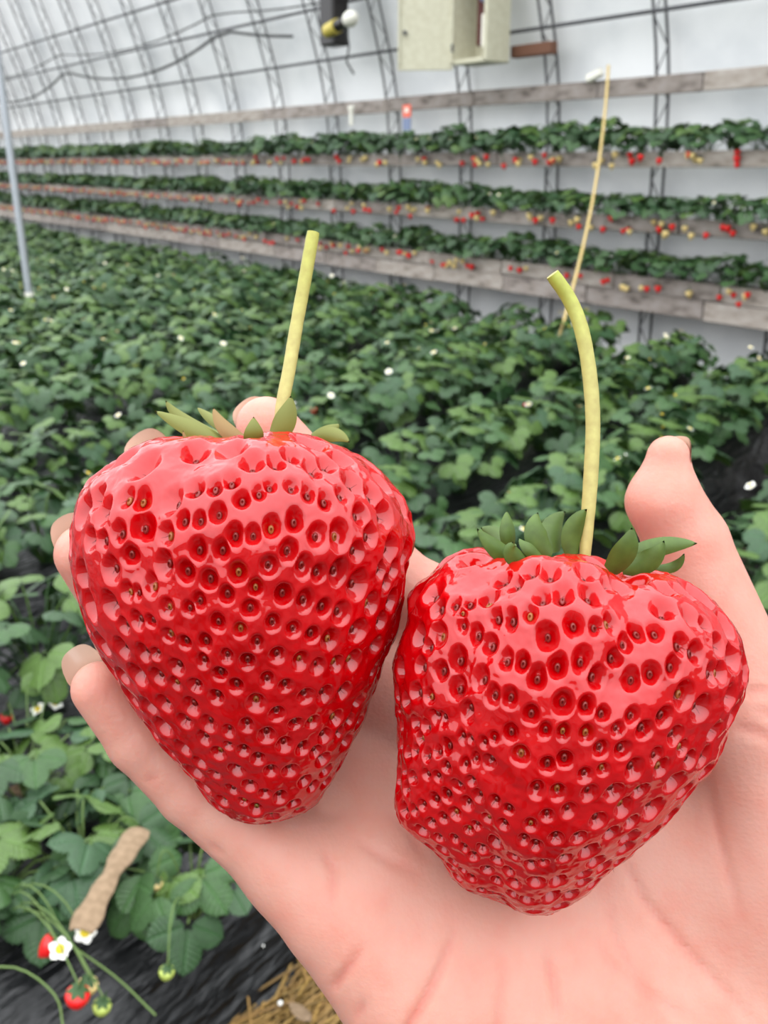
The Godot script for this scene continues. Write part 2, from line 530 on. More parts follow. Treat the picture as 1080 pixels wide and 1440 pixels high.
func build_wall_fittings() -> void:
	# open electrical cabinet
	var t := thing("electrical_cabinet", "cream electrical cabinet with its door swung open, fixed above the board rail", "cabinet", wall_frame(5.52, 0.2, 1.93))
	var w := 0.34
	var h := 0.62
	var d := 0.2
	var m := MB.new()
	m.box(Transform3D(Basis(), Vector3(0, h / 2, -d)), Vector3(w, h, 0.008), 0.002)
	m.box(Transform3D(Basis(), Vector3(w / 2, h / 2, -d / 2)), Vector3(0.01, h, d), 0.003)
	m.box(Transform3D(Basis(), Vector3(-w / 2, h / 2, -d / 2)), Vector3(0.01, h, d), 0.003)
	m.box(Transform3D(Basis(), Vector3(0, 0, -d / 2)), Vector3(w, 0.01, d), 0.003)
	m.box(Transform3D(Basis(), Vector3(0, h, -d / 2)), Vector3(w, 0.01, d), 0.003)
	m.box(Transform3D(Basis(), Vector3(w / 2 - 0.012, h / 2, 0)), Vector3(0.03, h, 0.012), 0.003)
	m.box(Transform3D(Basis(), Vector3(0, 0.012, 0)), Vector3(w, 0.03, 0.012), 0.003)
	part("body", m.mesh(), mats.cabinet_cream, t)
	m = MB.new()
	m.box(Transform3D(Basis(), Vector3(0.03, 0.36, -d + 0.05)), Vector3(0.2, 0.5, 0.08), 0.01)
	part("contactor", m.mesh(), mats.maroon_plastic, t)
	m = MB.new()
	m.box(Transform3D(Basis(), Vector3(0.05, 0.2, -d + 0.1)), Vector3(0.09, 0.2, 0.02), 0.004)
	part("rating_plate", m.mesh(), mats.label_white, t)
	m = MB.new()
	m.box(Transform3D(Basis(), Vector3(0.05, 0.43, -d + 0.11)), Vector3(0.1, 0.12, 0.04), 0.01)
	part("breaker", m.mesh(), mats.sign_blue, t)
	# the door hangs on the far edge and has swung right open
	m = MB.new()
	m.box(Transform3D(Basis(), Vector3(-0.19, h / 2 - 0.01, 0.0)), Vector3(0.38, h + 0.05, 0.012), 0.003)
	m.box(Transform3D(Basis(), Vector3(-0.012, h / 2, 0.012)), Vector3(0.02, h, 0.02), 0.003)
	m.box(Transform3D(Basis(), Vector3(-0.37, h / 2, 0.012)), Vector3(0.016, h, 0.02), 0.003)
	var door := part("door", m.mesh(), mats.cabinet_cream, t, Transform3D(Basis(Vector3.UP, deg_to_rad(48)), Vector3(-w / 2, 0, 0)))
	for y in [0.1, 0.5]:
		m = MB.new()
		m.tube([Vector3(-0.01, y - 0.025, 0.012), Vector3(-0.01, y + 0.025, 0.012)], [0.012], 8)
		part("hinge", m.mesh(), mats.dark_steel, door)
	m = MB.new()
	m.tube([Vector3(-0.33, 0.2, 0.004), Vector3(-0.33, 0.2, 0.03)], [0.014], 8)
	part("latch", m.mesh(), mats.dark_steel, door)
	# brown timber block beside the cabinet
	m = MB.new()
	m.box(Transform3D(Basis(), Vector3.ZERO), Vector3(0.38, 0.075, 0.07), 0.006)
	tag(part("timber_block", m.mesh(), mats.brown_wood, self, wall_frame(5.22, -0.1, 2.0)), "short brown timber block fixed to a truss beside the cream cabinet", "timber")
	# motor housing
	t = thing("roll_up_motor", "black motor housing with a yellow coupling and a pale cap on the back wall", "motor", wall_frame(7.26, 0.2, 2.2))
	m = MB.new()
	m.box(Transform3D(Basis(), Vector3(0, 0.25, -0.05)), Vector3(0.2, 0.55, 0.16), 0.015)
	part("housing", m.mesh(), mats.dark_plastic, t)
	m = MB.new()
	m.tube([Vector3(0.02, 0.08, 0.02), Vector3(0.19, 0.1, 0.04)], [0.055], 14)
	part("coupling", m.mesh(), mats.yellow_plastic, t)
	m = MB.new()
	m.tube([Vector3(0.19, 0.1, 0.04), Vector3(0.3, 0.115, 0.04)], [0.045], 12)
	part("collar", m.mesh(), mats.dark_plastic, t)
	m = MB.new()
	var cap := []
	for i in 9:
		var a := PI * i / 8.0
		cap.append(Vector2(maxf(0.001, 0.06 * sin(a)), -0.075 * cos(a)))
	m.lathe(cap, 14, Transform3D(Basis(Vector3.BACK, -1.4), Vector3(0.37, 0.13, 0.04)))
	part("cap", m.mesh(), mats.label_white, t)
	m = MB.new()
	m.tube([Vector3(0.3, 0.1, 0.04), Vector3(0.33, -0.06, 0.03), Vector3(0.28, -0.16, 0.02), Vector3(0.32, -0.25, -0.02)], [0.008], 6)
	part("lead", m.mesh(), mats.cable_black, t)
	# small tags hanging under the rail
	m = MB.new()
	m.box(Transform3D(Basis(), Vector3(0, -0.07, 0)), Vector3(0.035, 0.14, 0.02), 0.004)
	m.box(Transform3D(Basis(), Vector3(0, 0.0, 0)), Vector3(0.08, 0.03, 0.02), 0.004)
	tag(part("sprinkler_head", m.mesh(), mats.label_white, self, wall_frame(7.33, -0.05, 1.73)), "small white sprinkler head hanging below the board rail", "sprinkler")
	t = thing("hanging_sign", "little orange and blue sign hanging below the board rail", "sign", wall_frame(6.55, -0.05, 1.6))
	m = MB.new()
	m.box(Transform3D(Basis(), Vector3(0, 0.075, 0)), Vector3(0.1, 0.09, 0.006))
	part("upper_panel", m.mesh(), mats.sign_orange, t)
	m = MB.new()
	m.box(Transform3D(Basis(), Vector3(0, -0.02, 0)), Vector3(0.1, 0.09, 0.006))
	part("lower_panel", m.mesh(), mats.sign_blue, t)
	m = MB.new()
	m.box(Transform3D(Basis(), Vector3(0, 0.08, 0.004)), Vector3(0.05, 0.035, 0.003))
	part("print", m.mesh(), mats.label_white, t)
	# straw-coloured tape from the rail down to the bed
	var top := wall_at(4.55, -0.1, 1.86)
	var foot := Vector3(0.95, 0.3, -5.45)
	var pts := []
	for i in 21:
		var u := i / 20.0
		pts.append(top.lerp(foot, pow(u, 1.25) * 0.6 + u * 0.4) + Vector3(0.05 * sin(u * 3.0), lerpf(0, -0.0, u), 0))
		pts[i].y = lerpf(top.y, foot.y, u)
	m = MB.new()
	m.tube(pts, [0.009], 6)
	tag(part("tie_tape", m.mesh(), mats.straw_tape, self), "straw-coloured tie tape running from the board rail down into the bed", "tape")
	m = MB.new()
	m.box(Transform3D(Basis(Vector3.BACK, 0.3), Vector3.ZERO), Vector3(0.13, 0.05, 0.04), 0.01)
	tag(part("tape_clip", m.mesh(), mats.label_white, self, wall_frame(4.66, -0.1, 1.81)), "white clip holding the straw-coloured tape on the board rail", "clip")
	# galvanized pole standing in the beds
	m = MB.new()
	m.tube([Vector3.ZERO, Vector3(-0.04, 2.9, 0.0)], [0.026], 12)
	t = thing("steel_pole", "galvanized steel pole standing upright among the strawberry beds", "pole", Transform3D(Basis(), Vector3(-2.55, 0.0, -7.15)))
	part("tube", m.mesh(), mats.galvanized, t)
	m = MB.new()
	m.tube([Vector3(-0.001, 0.3, 0), Vector3(-0.005, 0.42, 0)], [0.032], 12)
	part("sleeve", m.mesh(), mats.label_white, t)

func leaflet(mb: MB, xf: Transform3D, L: float, W: float, nu: int, nv: int, fold: float, droop: float) -> void:
	var P := PackedVector3Array()
	var cols := nv * 2 + 1
	for i in nu + 1:
		var u := float(i) / nu
		var half := W * 0.5 * pow(maxf(0.0, sin(PI * pow(u, 1.15))), 0.62) + 0.0006
		for j in cols:
			var s := float(j - nv) / nv
			var e := 1.0
			if nu > 10 and absf(s) > 0.99 and i % 2 == 1:
				e = 0.87
			var z := s * half * e
			var lat := sin((u * 8.0 - absf(s) * 1.6) * TAU)
			var y := fold * absf(z) - droop * L * u * u - fold * 1.4 * z * z / (W * 0.5) + (0.004 * L * lat * (1.0 if nu > 10 else 0.0))
			P.append(xf * Vector3(L * u + 0.12 * L * (1.0 - absf(s)) * u * u * 0.5, y, z))
	mb.grid(P, nu + 1, cols, false, false)
	var k := mb.n.size() - (nu + 1) * cols
	if mb.n[k + (nu / 2) * cols + nv].dot(xf.basis.y) < 0:
		var b: int = k
		for q in range(b, mb.n.size()):
			mb.n[q] = -mb.n[q]
		# turn the faces over with their normals
		var first: int = mb.ix.size() - nu * (cols - 1) * 6
		for q in range(first, mb.ix.size(), 3):
			var w: int = mb.ix[q + 1]
			mb.ix[q + 1] = mb.ix[q + 2]
			mb.ix[q + 2] = w

# lays out one plant's leaves: [junction, blade frame, leaflet length, fold, droop, tone]
func leaf_plan(n: int, reach: float, height: float, size: float) -> Array:
	var plan := []
	for k in n:
		var f := (k + 0.5) / n
		var az := k * 2.39996 + rnd(-0.3, 0.3)
		var r := reach * sqrt(f) * rnd(0.85, 1.1)
		var h := height * (1.0 - 0.5 * f * f) * rnd(0.82, 1.12)
		var o := Vector3(cos(az), 0, sin(az))
		var tip := lerpf(0.1, 0.85, f) + rnd(-0.35, 0.35)
		var twist := rnd(-0.6, 0.6)
		var x := (o * cos(tip) + Vector3.DOWN * sin(tip)).rotated(Vector3.UP, rnd(-0.5, 0.5)).normalized()
		var z := x.cross(Vector3.UP).normalized().rotated(x, twist)
		var y := z.cross(x).normalized()
		plan.append([o * r + Vector3.UP * h, Basis(x, y, z), size * rnd(0.8, 1.15), rnd(0.1, 0.5), rnd(0.05, 0.35), ["leaf_deep", "leaf_mid", "leaf_blue", "leaf_deep", "leaf_mid", "leaf_young"][rng.randi() % 6] if f > 0.12 else "leaf_young"])
	return plan

func petiole(mb: MB, j: Vector3, r: float) -> void:
	var side := Vector3(j.x, 0, j.z)
	mb.tube([side * 0.08 + Vector3(0, 0.0, 0), side * 0.35 + Vector3(0, j.y * 0.55, 0), side * 0.72 + Vector3(0, j.y * 0.9, 0), j], [r * 1.3, r, r, r * 0.8], 5, false)

func add_leaf_blades(mb: MB, pl: Array, nu: int, nv: int) -> void:
	for a in [0.0, 1.25, -1.25]:
		var b: Basis = pl[1] * Basis(Vector3.UP, a + 0.0)
		var L: float = pl[2] * (1.0 if a == 0.0 else 0.92)
		leaflet(mb, Transform3D(b, pl[0] + b.x * 0.006), L, L * 0.86, nu, nv, pl[3], pl[4])

# a plant whose leaves are one mesh each (for the middle distance)
func plant_prototype(n: int, reach: float, height: float, size: float) -> Array:
	var leaves := []
	for pl in leaf_plan(n, reach, height, size):
		var mb := MB.new()
		petiole(mb, pl[0], 0.002)
		add_leaf_blades(mb, pl, 6, 2)
		leaves.append([mb.mesh(), mats[pl[5]], mb])
	return leaves

func fruit_mesh(len: float) -> ArrayMesh:
	var mb := MB.new()
	var prof := []
	for i in 9:
		var u := i / 8.0
		prof.append(Vector2(maxf(0.0005, len * 0.42 * pow(sin(PI * pow(u, 0.6)), 0.75)), -len * u))
	mb.lathe(prof, 12, Transform3D())
	return mb.mesh()

func calyx_mesh(r: float) -> ArrayMesh:
	var mb := MB.new()
	for k in 6:
		var b := Basis(Vector3.UP, TAU * k / 6.0)
		leaflet(mb, Transform3D(b, Vector3(0, 0.001, 0)), r, r * 0.5, 4, 1, 0.1, 0.4)
	mb.tube([Vector3.ZERO, Vector3(0.004, r * 1.6, 0)], [0.0012], 5, false)
	return mb.mesh()

func petals_mesh(r: float) -> ArrayMesh:
	var mb := MB.new()
	for k in 5:
		leaflet(mb, Transform3D(Basis(Vector3.UP, TAU * k / 5.0), Vector3(0, 0.001, 0)), r, r * 0.74, 7, 3, 0.05, -0.12)
	return mb.mesh()

func dome_mesh(r: float) -> ArrayMesh:
	var mb := MB.new()
	mb.lathe([Vector2(0.0003, r * 0.7), Vector2(r * 0.6, r * 0.55), Vector2(r, 0.1 * r), Vector2(r * 0.8, -0.2 * r)], 10, Transform3D())
	return mb.mesh()

var fruit_m: Mesh
var calyx_m: Mesh
var petals_m: Mesh
var dome_m: Mesh

func add_flower(parent: Node3D, at: Vector3, scale := 1.0, tilt := Vector3(0, 1, 0.4)) -> void:
	var y := tilt.normalized()
	var x := y.cross(Vector3(0.3, 0.2, 1)).normalized()
	var f := part("flower", petals_m, mats.petal, parent, Transform3D(Basis(x, y, x.cross(y)).scaled(Vector3.ONE * scale), at))
	part("flower_centre", dome_m, mats.flower_centre, f, Transform3D(Basis(), Vector3(0, 0.002, 0)))

func add_fruit(parent: Node3D, at: Vector3, tone: String, scale := 1.0, lean := Vector3(0.2, 1, 0.1)) -> void:
	var y := lean.normalized()
	var x := y.cross(Vector3(0.3, 0.2, 1)).normalized()
	var f := part("fruit", fruit_m, mats[tone], parent, Transform3D(Basis(x, y, x.cross(y)).scaled(Vector3.ONE * scale), at))
	part("calyx", calyx_m, mats.leaf_mid, f)

func to_px(p: Vector3) -> Vector3:
	# where a point falls in the 1080 x 1440 frame, and its depth: only used to sort plants into seen and unseen
	var q := Basis(Vector3.RIGHT, deg_to_rad(-PITCH)) * (p - EYE)
	return Vector3(540.0 - 1373.0 * q.x / q.z, 720.0 + 1373.0 * q.y / q.z, -q.z)

func in_hand(p: Vector3) -> bool:
	var inside := Geometry2D.is_point_in_polygon(Vector2(p.x, p.y), PackedVector2Array([Vector2(130, 690), Vector2(240, 640), Vector2(500, 650), Vector2(580, 800), Vector2(680, 790), Vector2(900, 800), Vector2(1000, 800), Vector2(1080, 950), Vector2(1200, 1600), Vector2(560, 1600), Vector2(400, 1250), Vector2(200, 1020)]))
	return inside

func build_plants() -> void:
	fruit_m = fruit_mesh(0.034)
	calyx_m = calyx_mesh(0.013)
	petals_m = petals_mesh(0.0135)
	dome_m = dome_mesh(0.006)
	var protos := []
	for k in 6:
		protos.append(plant_prototype(25 + k % 3, rnd(0.19, 0.22), rnd(0.17, 0.22), rnd(0.05, 0.058)))
	# where plants stand in the beds
	var spots := []
	for k in range(-2, 13):
		for row in [-0.27, 0.27]:
			var s := -0.4 + rnd(0, 0.1)
			while s < 24.0:
				var c: float = -1.40 - 1.2 * k + row + rnd(-0.04, 0.04)
				var p := bed_at(c, s, 0.215)
				s += rnd(0.17, 0.23)
				if not in_room(p, 0.42):
					continue
				var q := to_px(p + Vector3.UP * 0.1)
				if q.z < 0.75 or q.x < -170 - 60.0 / q.z or q.x > 1250 + 60.0 / q.z or q.y > 1700:
					continue
				if q.z < 1.75 and q.x < 620:
					continue   # the plants right by the hand are set out one by one
				if k <= -1 and q.z < 2.2 and q.x < 1300:
					continue
				spots.append([q.z, p, in_hand(q) or q.x < -40 or q.x > 1120 or q.y > 1480])
	spots.sort_custom(func(a, b): return a[0] < b[0])
	var shown := 0
	var rest := []
	for sp in spots:
		var xf := Transform3D(Basis(Vector3.UP, rnd(0, TAU)).scaled(Vector3.ONE * rnd(0.88, 1.18)), sp[1])
		if sp[2] or shown >= 190:
			rest.append(xf)
			continue
		var leaves: Array = protos[shown % 6]
		var t := thing("strawberry_plant", "", "plant", xf, "strawberry plants in the beds")
		for l in leaves:
			part("leaf", l[0], l[1], t)
		var nf := 0
		if rng.randf() < 0.45:
			nf = 1 + rng.randi() % 2
			for i in nf:
				add_flower(t, Vector3(rnd(-0.12, 0.12), rnd(0.19, 0.25), rnd(-0.12, 0.12)), 1.0, Vector3(rnd(-0.6, 0.6), 1, rnd(-0.2, 0.8)))
		var bears := ""
		if rng.randf() < 0.3:
			var tone: String = ["fruit_red", "fruit_pale", "fruit_pale", "fruit_green"][rng.randi() % 4]
			add_fruit(t, Vector3(rnd(-0.13, 0.13), rnd(0.12, 0.19), rnd(-0.13, 0.13)), tone)
			bears = {"fruit_red": "one red fruit", "fruit_pale": "one pale unripe fruit", "fruit_green": "one small green fruit"}[tone]
		var says := "leafy green strawberry plant in the beds"
		says += [" with no flower", " with one white flower", " with two white flowers"][nf]
		says += (" and " + bears) if bears else (" or fruit" if nf == 0 else "")
		t.set_meta("label", says)
		shown += 1
	crowd("bed_foliage", "mass of green strawberry foliage covering the far beds", "foliage", [protos[0], protos[3]], rest, false)
	# plants in the three troughs
	var wp := []
	for k in 4:
		wp.append(plant_prototype(20, 0.14, 0.17, 0.05))
	var tier_names := ["top", "middle", "bottom"]
	var tier_h := [1.325, 0.95, 0.605]
	var far := []
	for tier in 3:
		var q := 1.6
		while q < 21.5:
			q += rnd(0.13, 0.17)
			var pos := wall_at(q, -0.035 + rnd(-0.02, 0.02), tier_h[tier])
			var b := Basis(Vector3.UP, rnd(0, TAU)).scaled(Vector3(1, rnd(0.8, 1.2), 1) * rnd(0.9, 1.15))
			if q < 2.9 or q > 9.0:
				far.append(Transform3D(b, pos))
				continue
			var t := thing("trough_strawberry_plant", "", "plant", Transform3D(Basis(), pos), "plants in the %s trough" % tier_names[tier])
			for l in wp[rng.randi() % 4]:
				part("leaf", l[0], l[1], t, Transform3D(b, Vector3.ZERO))
			var reds := 0
			var pales := 0
			for i in rng.randi() % 4:
				var fx := WALL_N * rnd(0.06, 0.09) + WALL_A * rnd(-0.1, 0.1) + Vector3.UP * rnd(-0.03, 0.045)
				var red := rng.randf() < 0.55
				reds += 1 if red else 0
				pales += 0 if red else 1
				add_fruit(t, fx, "fruit_red" if red else "fruit_pale", rnd(1.1, 1.5), Vector3(rnd(-0.3, 0.3), 1, 0))
			var fl := rng.randf() < 0.25
			if fl:
				add_flower(t, Vector3(rnd(-0.06, 0.06), 0.14, rnd(-0.06, 0.06)) + WALL_N * 0.05, 0.9, WALL_N + Vector3.UP)
			var nums := ["no", "one", "two", "three"]
			t.set_meta("label", "strawberry plant in the %s trough with %s red, %s pale fruit%s" % [tier_names[tier], nums[reds], nums[pales], ", one flower" if fl else ""])
	crowd("trough_foliage", "far strawberry plants with red fruit filling the three planter troughs", "foliage", [wp[0]], far, true)

# what is past counting: many plants as one object
func crowd(called: String, label: String, category: String, protos: Array, at: Array, with_fruit: bool) -> void:
	var am := ArrayMesh.new()
	var by := {}
	for l in protos[0]:
		if not by.has(l[1]): by[l[1]] = MB.new()
		by[l[1]].join(l[2], Transform3D())
	if with_fruit:
		var src := fruit_m.surface_get_arrays(0)
		for tone in ["fruit_red", "fruit_pale"]:
			var mb := MB.new()
			for k in 3:
				var a := TAU * (k / 3.0) + (0.5 if tone == "fruit_pale" else 0.0)
				var off := Vector3(cos(a) * 0.09, rnd(-0.05, 0.02), sin(a) * 0.09)
				var b: int = mb.v.size()
				for i in src[Mesh.ARRAY_VERTEX].size():
					mb.vert(src[Mesh.ARRAY_VERTEX][i] + off, src[Mesh.ARRAY_NORMAL][i])
				for i in src[Mesh.ARRAY_INDEX]:
					mb.ix.append(b + i)
			by[mats[tone]] = mb
	for m in by:
		by[m].into(am)
		am.surface_set_material(am.get_surface_count() - 1, m)
	var mm := MultiMesh.new()
	mm.transform_format = MultiMesh.TRANSFORM_3D
	mm.mesh = am
	mm.instance_count = at.size()
	for i in at.size():
		mm.set_instance_transform(i, at[i])
	var o := MultiMeshInstance3D.new()
	o.name = numbered(called)
	o.multimesh = mm
	add_child(o)
	tag(o, label, category, "", "stuff")

# a plant near the lens: each leaf a stalk with three leaflets
func near_plant(label: String, at: Vector3, n: int, reach: float, height: float, size: float, turn: float) -> Node3D:
	var t := thing("strawberry_plant", label, "plant", Transform3D(Basis(Vector3.UP, turn), at), "strawberry plants beside the hand")
	for pl in leaf_plan(n, reach, height, size):
		var mb := MB.new()
		petiole(mb, pl[0], 0.0022)
		var lf := part("leaf", mb.mesh(), mats.petiole, t)
		for a in [0.0, 1.25, -1.25]:
			var b: Basis = pl[1] * Basis(Vector3.UP, a)
			var L: float = pl[2] * (1.0 if a == 0.0 else 0.92)
			var m := MB.new()
			leaflet(m, Transform3D(b, pl[0] + b.x * 0.006), L, L * 0.88, 18, 5, pl[3], pl[4])
			part("leaflet", m.mesh(), mats[pl[5]], lf)
	return t

func smooth(pts: Array, n: int) -> Array:
	var out := []
	for i in n:
		var u := float(i) / (n - 1)
		out.append(Vector3(curve_at(pts.map(func(q): return q.x), u), curve_at(pts.map(func(q): return q.y), u), curve_at(pts.map(func(q): return q.z), u)))
	return out

func build_near_details() -> void:
	var spots := [
		[-0.47, -1.25, 22, 0.14, 0.13, "leafy strawberry plant under the brown bark strip"],
		[-0.29, -1.20, 14, 0.10, 0.10, "small strawberry plant with rounded leaves spilling over the bed edge below the pinky"],
		[-0.60, -1.20, 20, 0.14, 0.13, "strawberry plant with two open white flowers hanging over the bed shoulder"],
		[-0.42, -1.46, 22, 0.15, 0.14, "strawberry plant half hidden behind the tip of the pinky"],
		[-0.62, -1.45, 20, 0.14, 0.14, "strawberry plant with a white flower pair beside the bare patch of black film"],
	]
	var made := []
	for s in spots:
		made.append(near_plant(s[5], Vector3(s[0], 0.215, s[1]), s[2], s[3], s[4], rnd(0.054, 0.06), rnd(0, TAU)))
	for t in made:
		t.rotation = Vector3.ZERO
	var put := func(t: Node3D, p: Vector3) -> Vector3: return t.transform.affine_inverse() * p
	add_flower(made[2], put.call(made[2], Vector3(-0.437, 0.30, -1.042)), 1.15, Vector3(0.1, 0.8, 0.6))
	add_flower(made[2], put.call(made[2], Vector3(-0.410, 0.305, -1.066)), 1.15, Vector3(0.25, 0.8, 0.5))
	add_flower(made[4], put.call(made[4], Vector3(-0.64, 0.31, -1.663)), 1.1, Vector3(0.5, 0.6, 0.4))
	add_flower(made[4], put.call(made[4], Vector3(-0.665, 0.31, -1.64)), 1.1, Vector3(-0.2, 0.6, 0.5))
	add_flower(made[0], put.call(made[0], Vector3(-0.365, 0.32, -1.25)), 0.9, Vector3(0.9, 0.5, 0.1))
	add_fruit(made[2], put.call(made[2], Vector3(-0.445, 0.30, -1.062)), "fruit_red", 1.1, Vector3(0.8, 0.7, -0.3))
	add_fruit(made[2], put.call(made[2], Vector3(-0.385, 0.32, -0.955)), "fruit_red", 1.1)
	add_fruit(made[2], put.call(made[2], Vector3(-0.386, 0.295, -0.995)), "fruit_pale", 0.95)
	add_fruit(made[2], put.call(made[2], Vector3(-0.36, 0.29, -0.965)), "fruit_green", 0.85)
	add_fruit(made[1], put.call(made[1], Vector3(-0.290, 0.285, -1.025)), "fruit_green", 0.75)
	add_fruit(made[1], put.call(made[1], Vector3(-0.335, 0.305, -1.172)), "fruit_pale", 0.8)
	add_fruit(made[4], put.call(made[4], Vector3(-0.735, 0.29, -1.66)), "fruit_red", 0.9)
	add_fruit(made[4], put.call(made[4], Vector3(-0.70, 0.33, -1.70)), "fruit_pale", 0.9)
	# stalks that carry those flowers and fruits, and two runners over the film
	for t in made:
		for f in t.get_children():
			var nm := String(f.name)
			if nm.begins_with("fruit") or nm.begins_with("flower"):
				var e: Vector3 = f.position + f.basis.y.normalized() * (0.008 if nm.begins_with("fruit") else -0.002)
				var a0 := Vector3(e.x * 0.15, 0.03, e.z * 0.15)
				var sm0 := MB.new()
				sm0.tube(smooth([a0, a0.lerp(e, 0.4) + Vector3.UP * 0.06, a0.lerp(e, 0.75) + Vector3.UP * 0.055, e], 9), [0.0012], 5, false)
				part("stalk", sm0.mesh(), mats.petiole, t)
	var rn := MB.new()
	rn.tube(smooth([put.call(made[2], Vector3(-0.44, 0.30, -1.06)), put.call(made[2], Vector3(-0.36, 0.275, -1.02)), put.call(made[2], Vector3(-0.30, 0.245, -0.985))], 9), [0.0015], 5)
	part("runner", rn.mesh(), mats.petiole, made[2])
	rn = MB.new()
	rn.tube(smooth([put.call(made[2], Vector3(-0.56, 0.30, -1.0)), put.call(made[2], Vector3(-0.48, 0.315, -0.995)), put.call(made[2], Vector3(-0.42, 0.30, -0.965)), put.call(made[2], Vector3(-0.40, 0.28, -0.93))], 13), [0.0015], 5)
	part("runner", rn.mesh(), mats.petiole, made[2])
	# curled strip of dry bark lying on the leaves
	var P := PackedVector3Array()
	for i in 15:
		var u := i / 14.0
		for j in 7:
			var s := j / 3.0 - 1.0
			P.append(Vector3(s * (0.017 + 0.003 * sin(u * 9.0) + 0.002 * sin(u * 23.0)) , 0.006 * (1.0 - s * s) + 0.008 * sin(u * 3.0), (u - 0.5) * 0.19))
	var mb := MB.new()
	mb.grid(P, 15, 7)
	var Q := PackedVector3Array()
	for q in P: Q.append(q - Vector3(0, 0.0025, 0))
	mb.grid(Q, 15, 7, false, true)
	tag(part("bark_strip", mb.mesh(), mats.dry_leaf, self, Transform3D(Basis(Vector3.UP, -0.2) * Basis(Vector3.RIGHT, 0.12), Vector3(-0.39, 0.335, -1.14))), "curled strip of brown bark lying across the strawberry leaves", "bark")
	# straw over the path
	var sm := MB.new()
	sm.box(Transform3D(), Vector3(0.0035, 0.0015, 0.11))
	var mm := MultiMesh.new()
	mm.transform_format = MultiMesh.TRANSFORM_3D
	mm.use_colors = true
	mm.mesh = sm.mesh()
	mm.instance_count = 3600
	for i in 3600:
		var p := bed_at(rnd(-0.88, -0.42), rnd(0.6, 2.2), 0.004 + 0.02 * rng.randf())
		var b := Basis(Vector3.UP, atan2(BED_S.x, BED_S.z) + rng.randfn(0, 0.5)) * Basis(Vector3.RIGHT, rnd(-0.12, 0.12))
		mm.set_instance_transform(i, Transform3D(b.scaled(Vector3.ONE * rnd(0.6, 1.3)), p))
		var g := rnd(0.5, 1.1)
		mm.set_instance_color(i, Color(g, g * rnd(0.9, 1.0), g * rnd(0.75, 1.0)))
	var o := MultiMeshInstance3D.new()
	o.name = "straw_litter"
	o.multimesh = mm
	o.material_override = mats.straw
	add_child(o)
	tag(o, "loose yellow straw strewn over the path beside the bed", "straw", "", "stuff")
	for k in 2:
		var dl := MB.new()
		leaflet(dl, Transform3D(), [0.05, 0.045][k], 0.022, 8, 3, 0.4, 0.2)
		tag(part("dry_leaf", dl.mesh(), mats.dry_leaf, self, Transform3D(Basis(Vector3.UP, [0.9, -0.6][k]), [Vector3(-0.115, 0.05, -1.26), Vector3(-0.15, 0.05, -1.19)][k])), ["small pale dry leaf on the straw close to the palm", "long pale dry leaf on the straw beside the black film"][k], "leaf")
	for k in 2:
		var cl := MB.new()
		leaflet(cl, Transform3D(), 0.06, 0.035, 10, 4, 0.9 - 0.5 * k, 0.35)
		tag(part("dry_leaf", cl.mesh(), mats.dry_leaf, self, Transform3D(Basis(Vector3.UP, 0.6 + k) * Basis(Vector3.RIGHT, 0.4), [Vector3(-0.665, 0.25, -1.46), Vector3(-0.63, 0.25, -1.40)][k])), ["folded brown dry leaf lying on the black film between the plants", "flat brown dry leaf lying on the black film between the plants"][k], "leaf")
	for k in 3:
		var pb := MB.new()
		var pr := []
		for i in 7:
			var a := PI * i / 6.0
			pr.append(Vector2(maxf(0.0002, 0.0045 * sin(a)), 0.0036 * cos(a)))
		pb.lathe(pr, 9, Transform3D())
		var pbl := part("perlite_grain", pb.mesh(), mats.petal, self, Transform3D(Basis(), [Vector3(-0.205, 0.06, -1.3), Vector3(-0.165, 0.04, -1.2), Vector3(-0.10, 0.05, -1.3)][k]))
		tag(pbl, ["white perlite grain on the edge of the black film", "white perlite grain among the straw", "white perlite grain on the straw beside a dry leaf"][k], "grain")
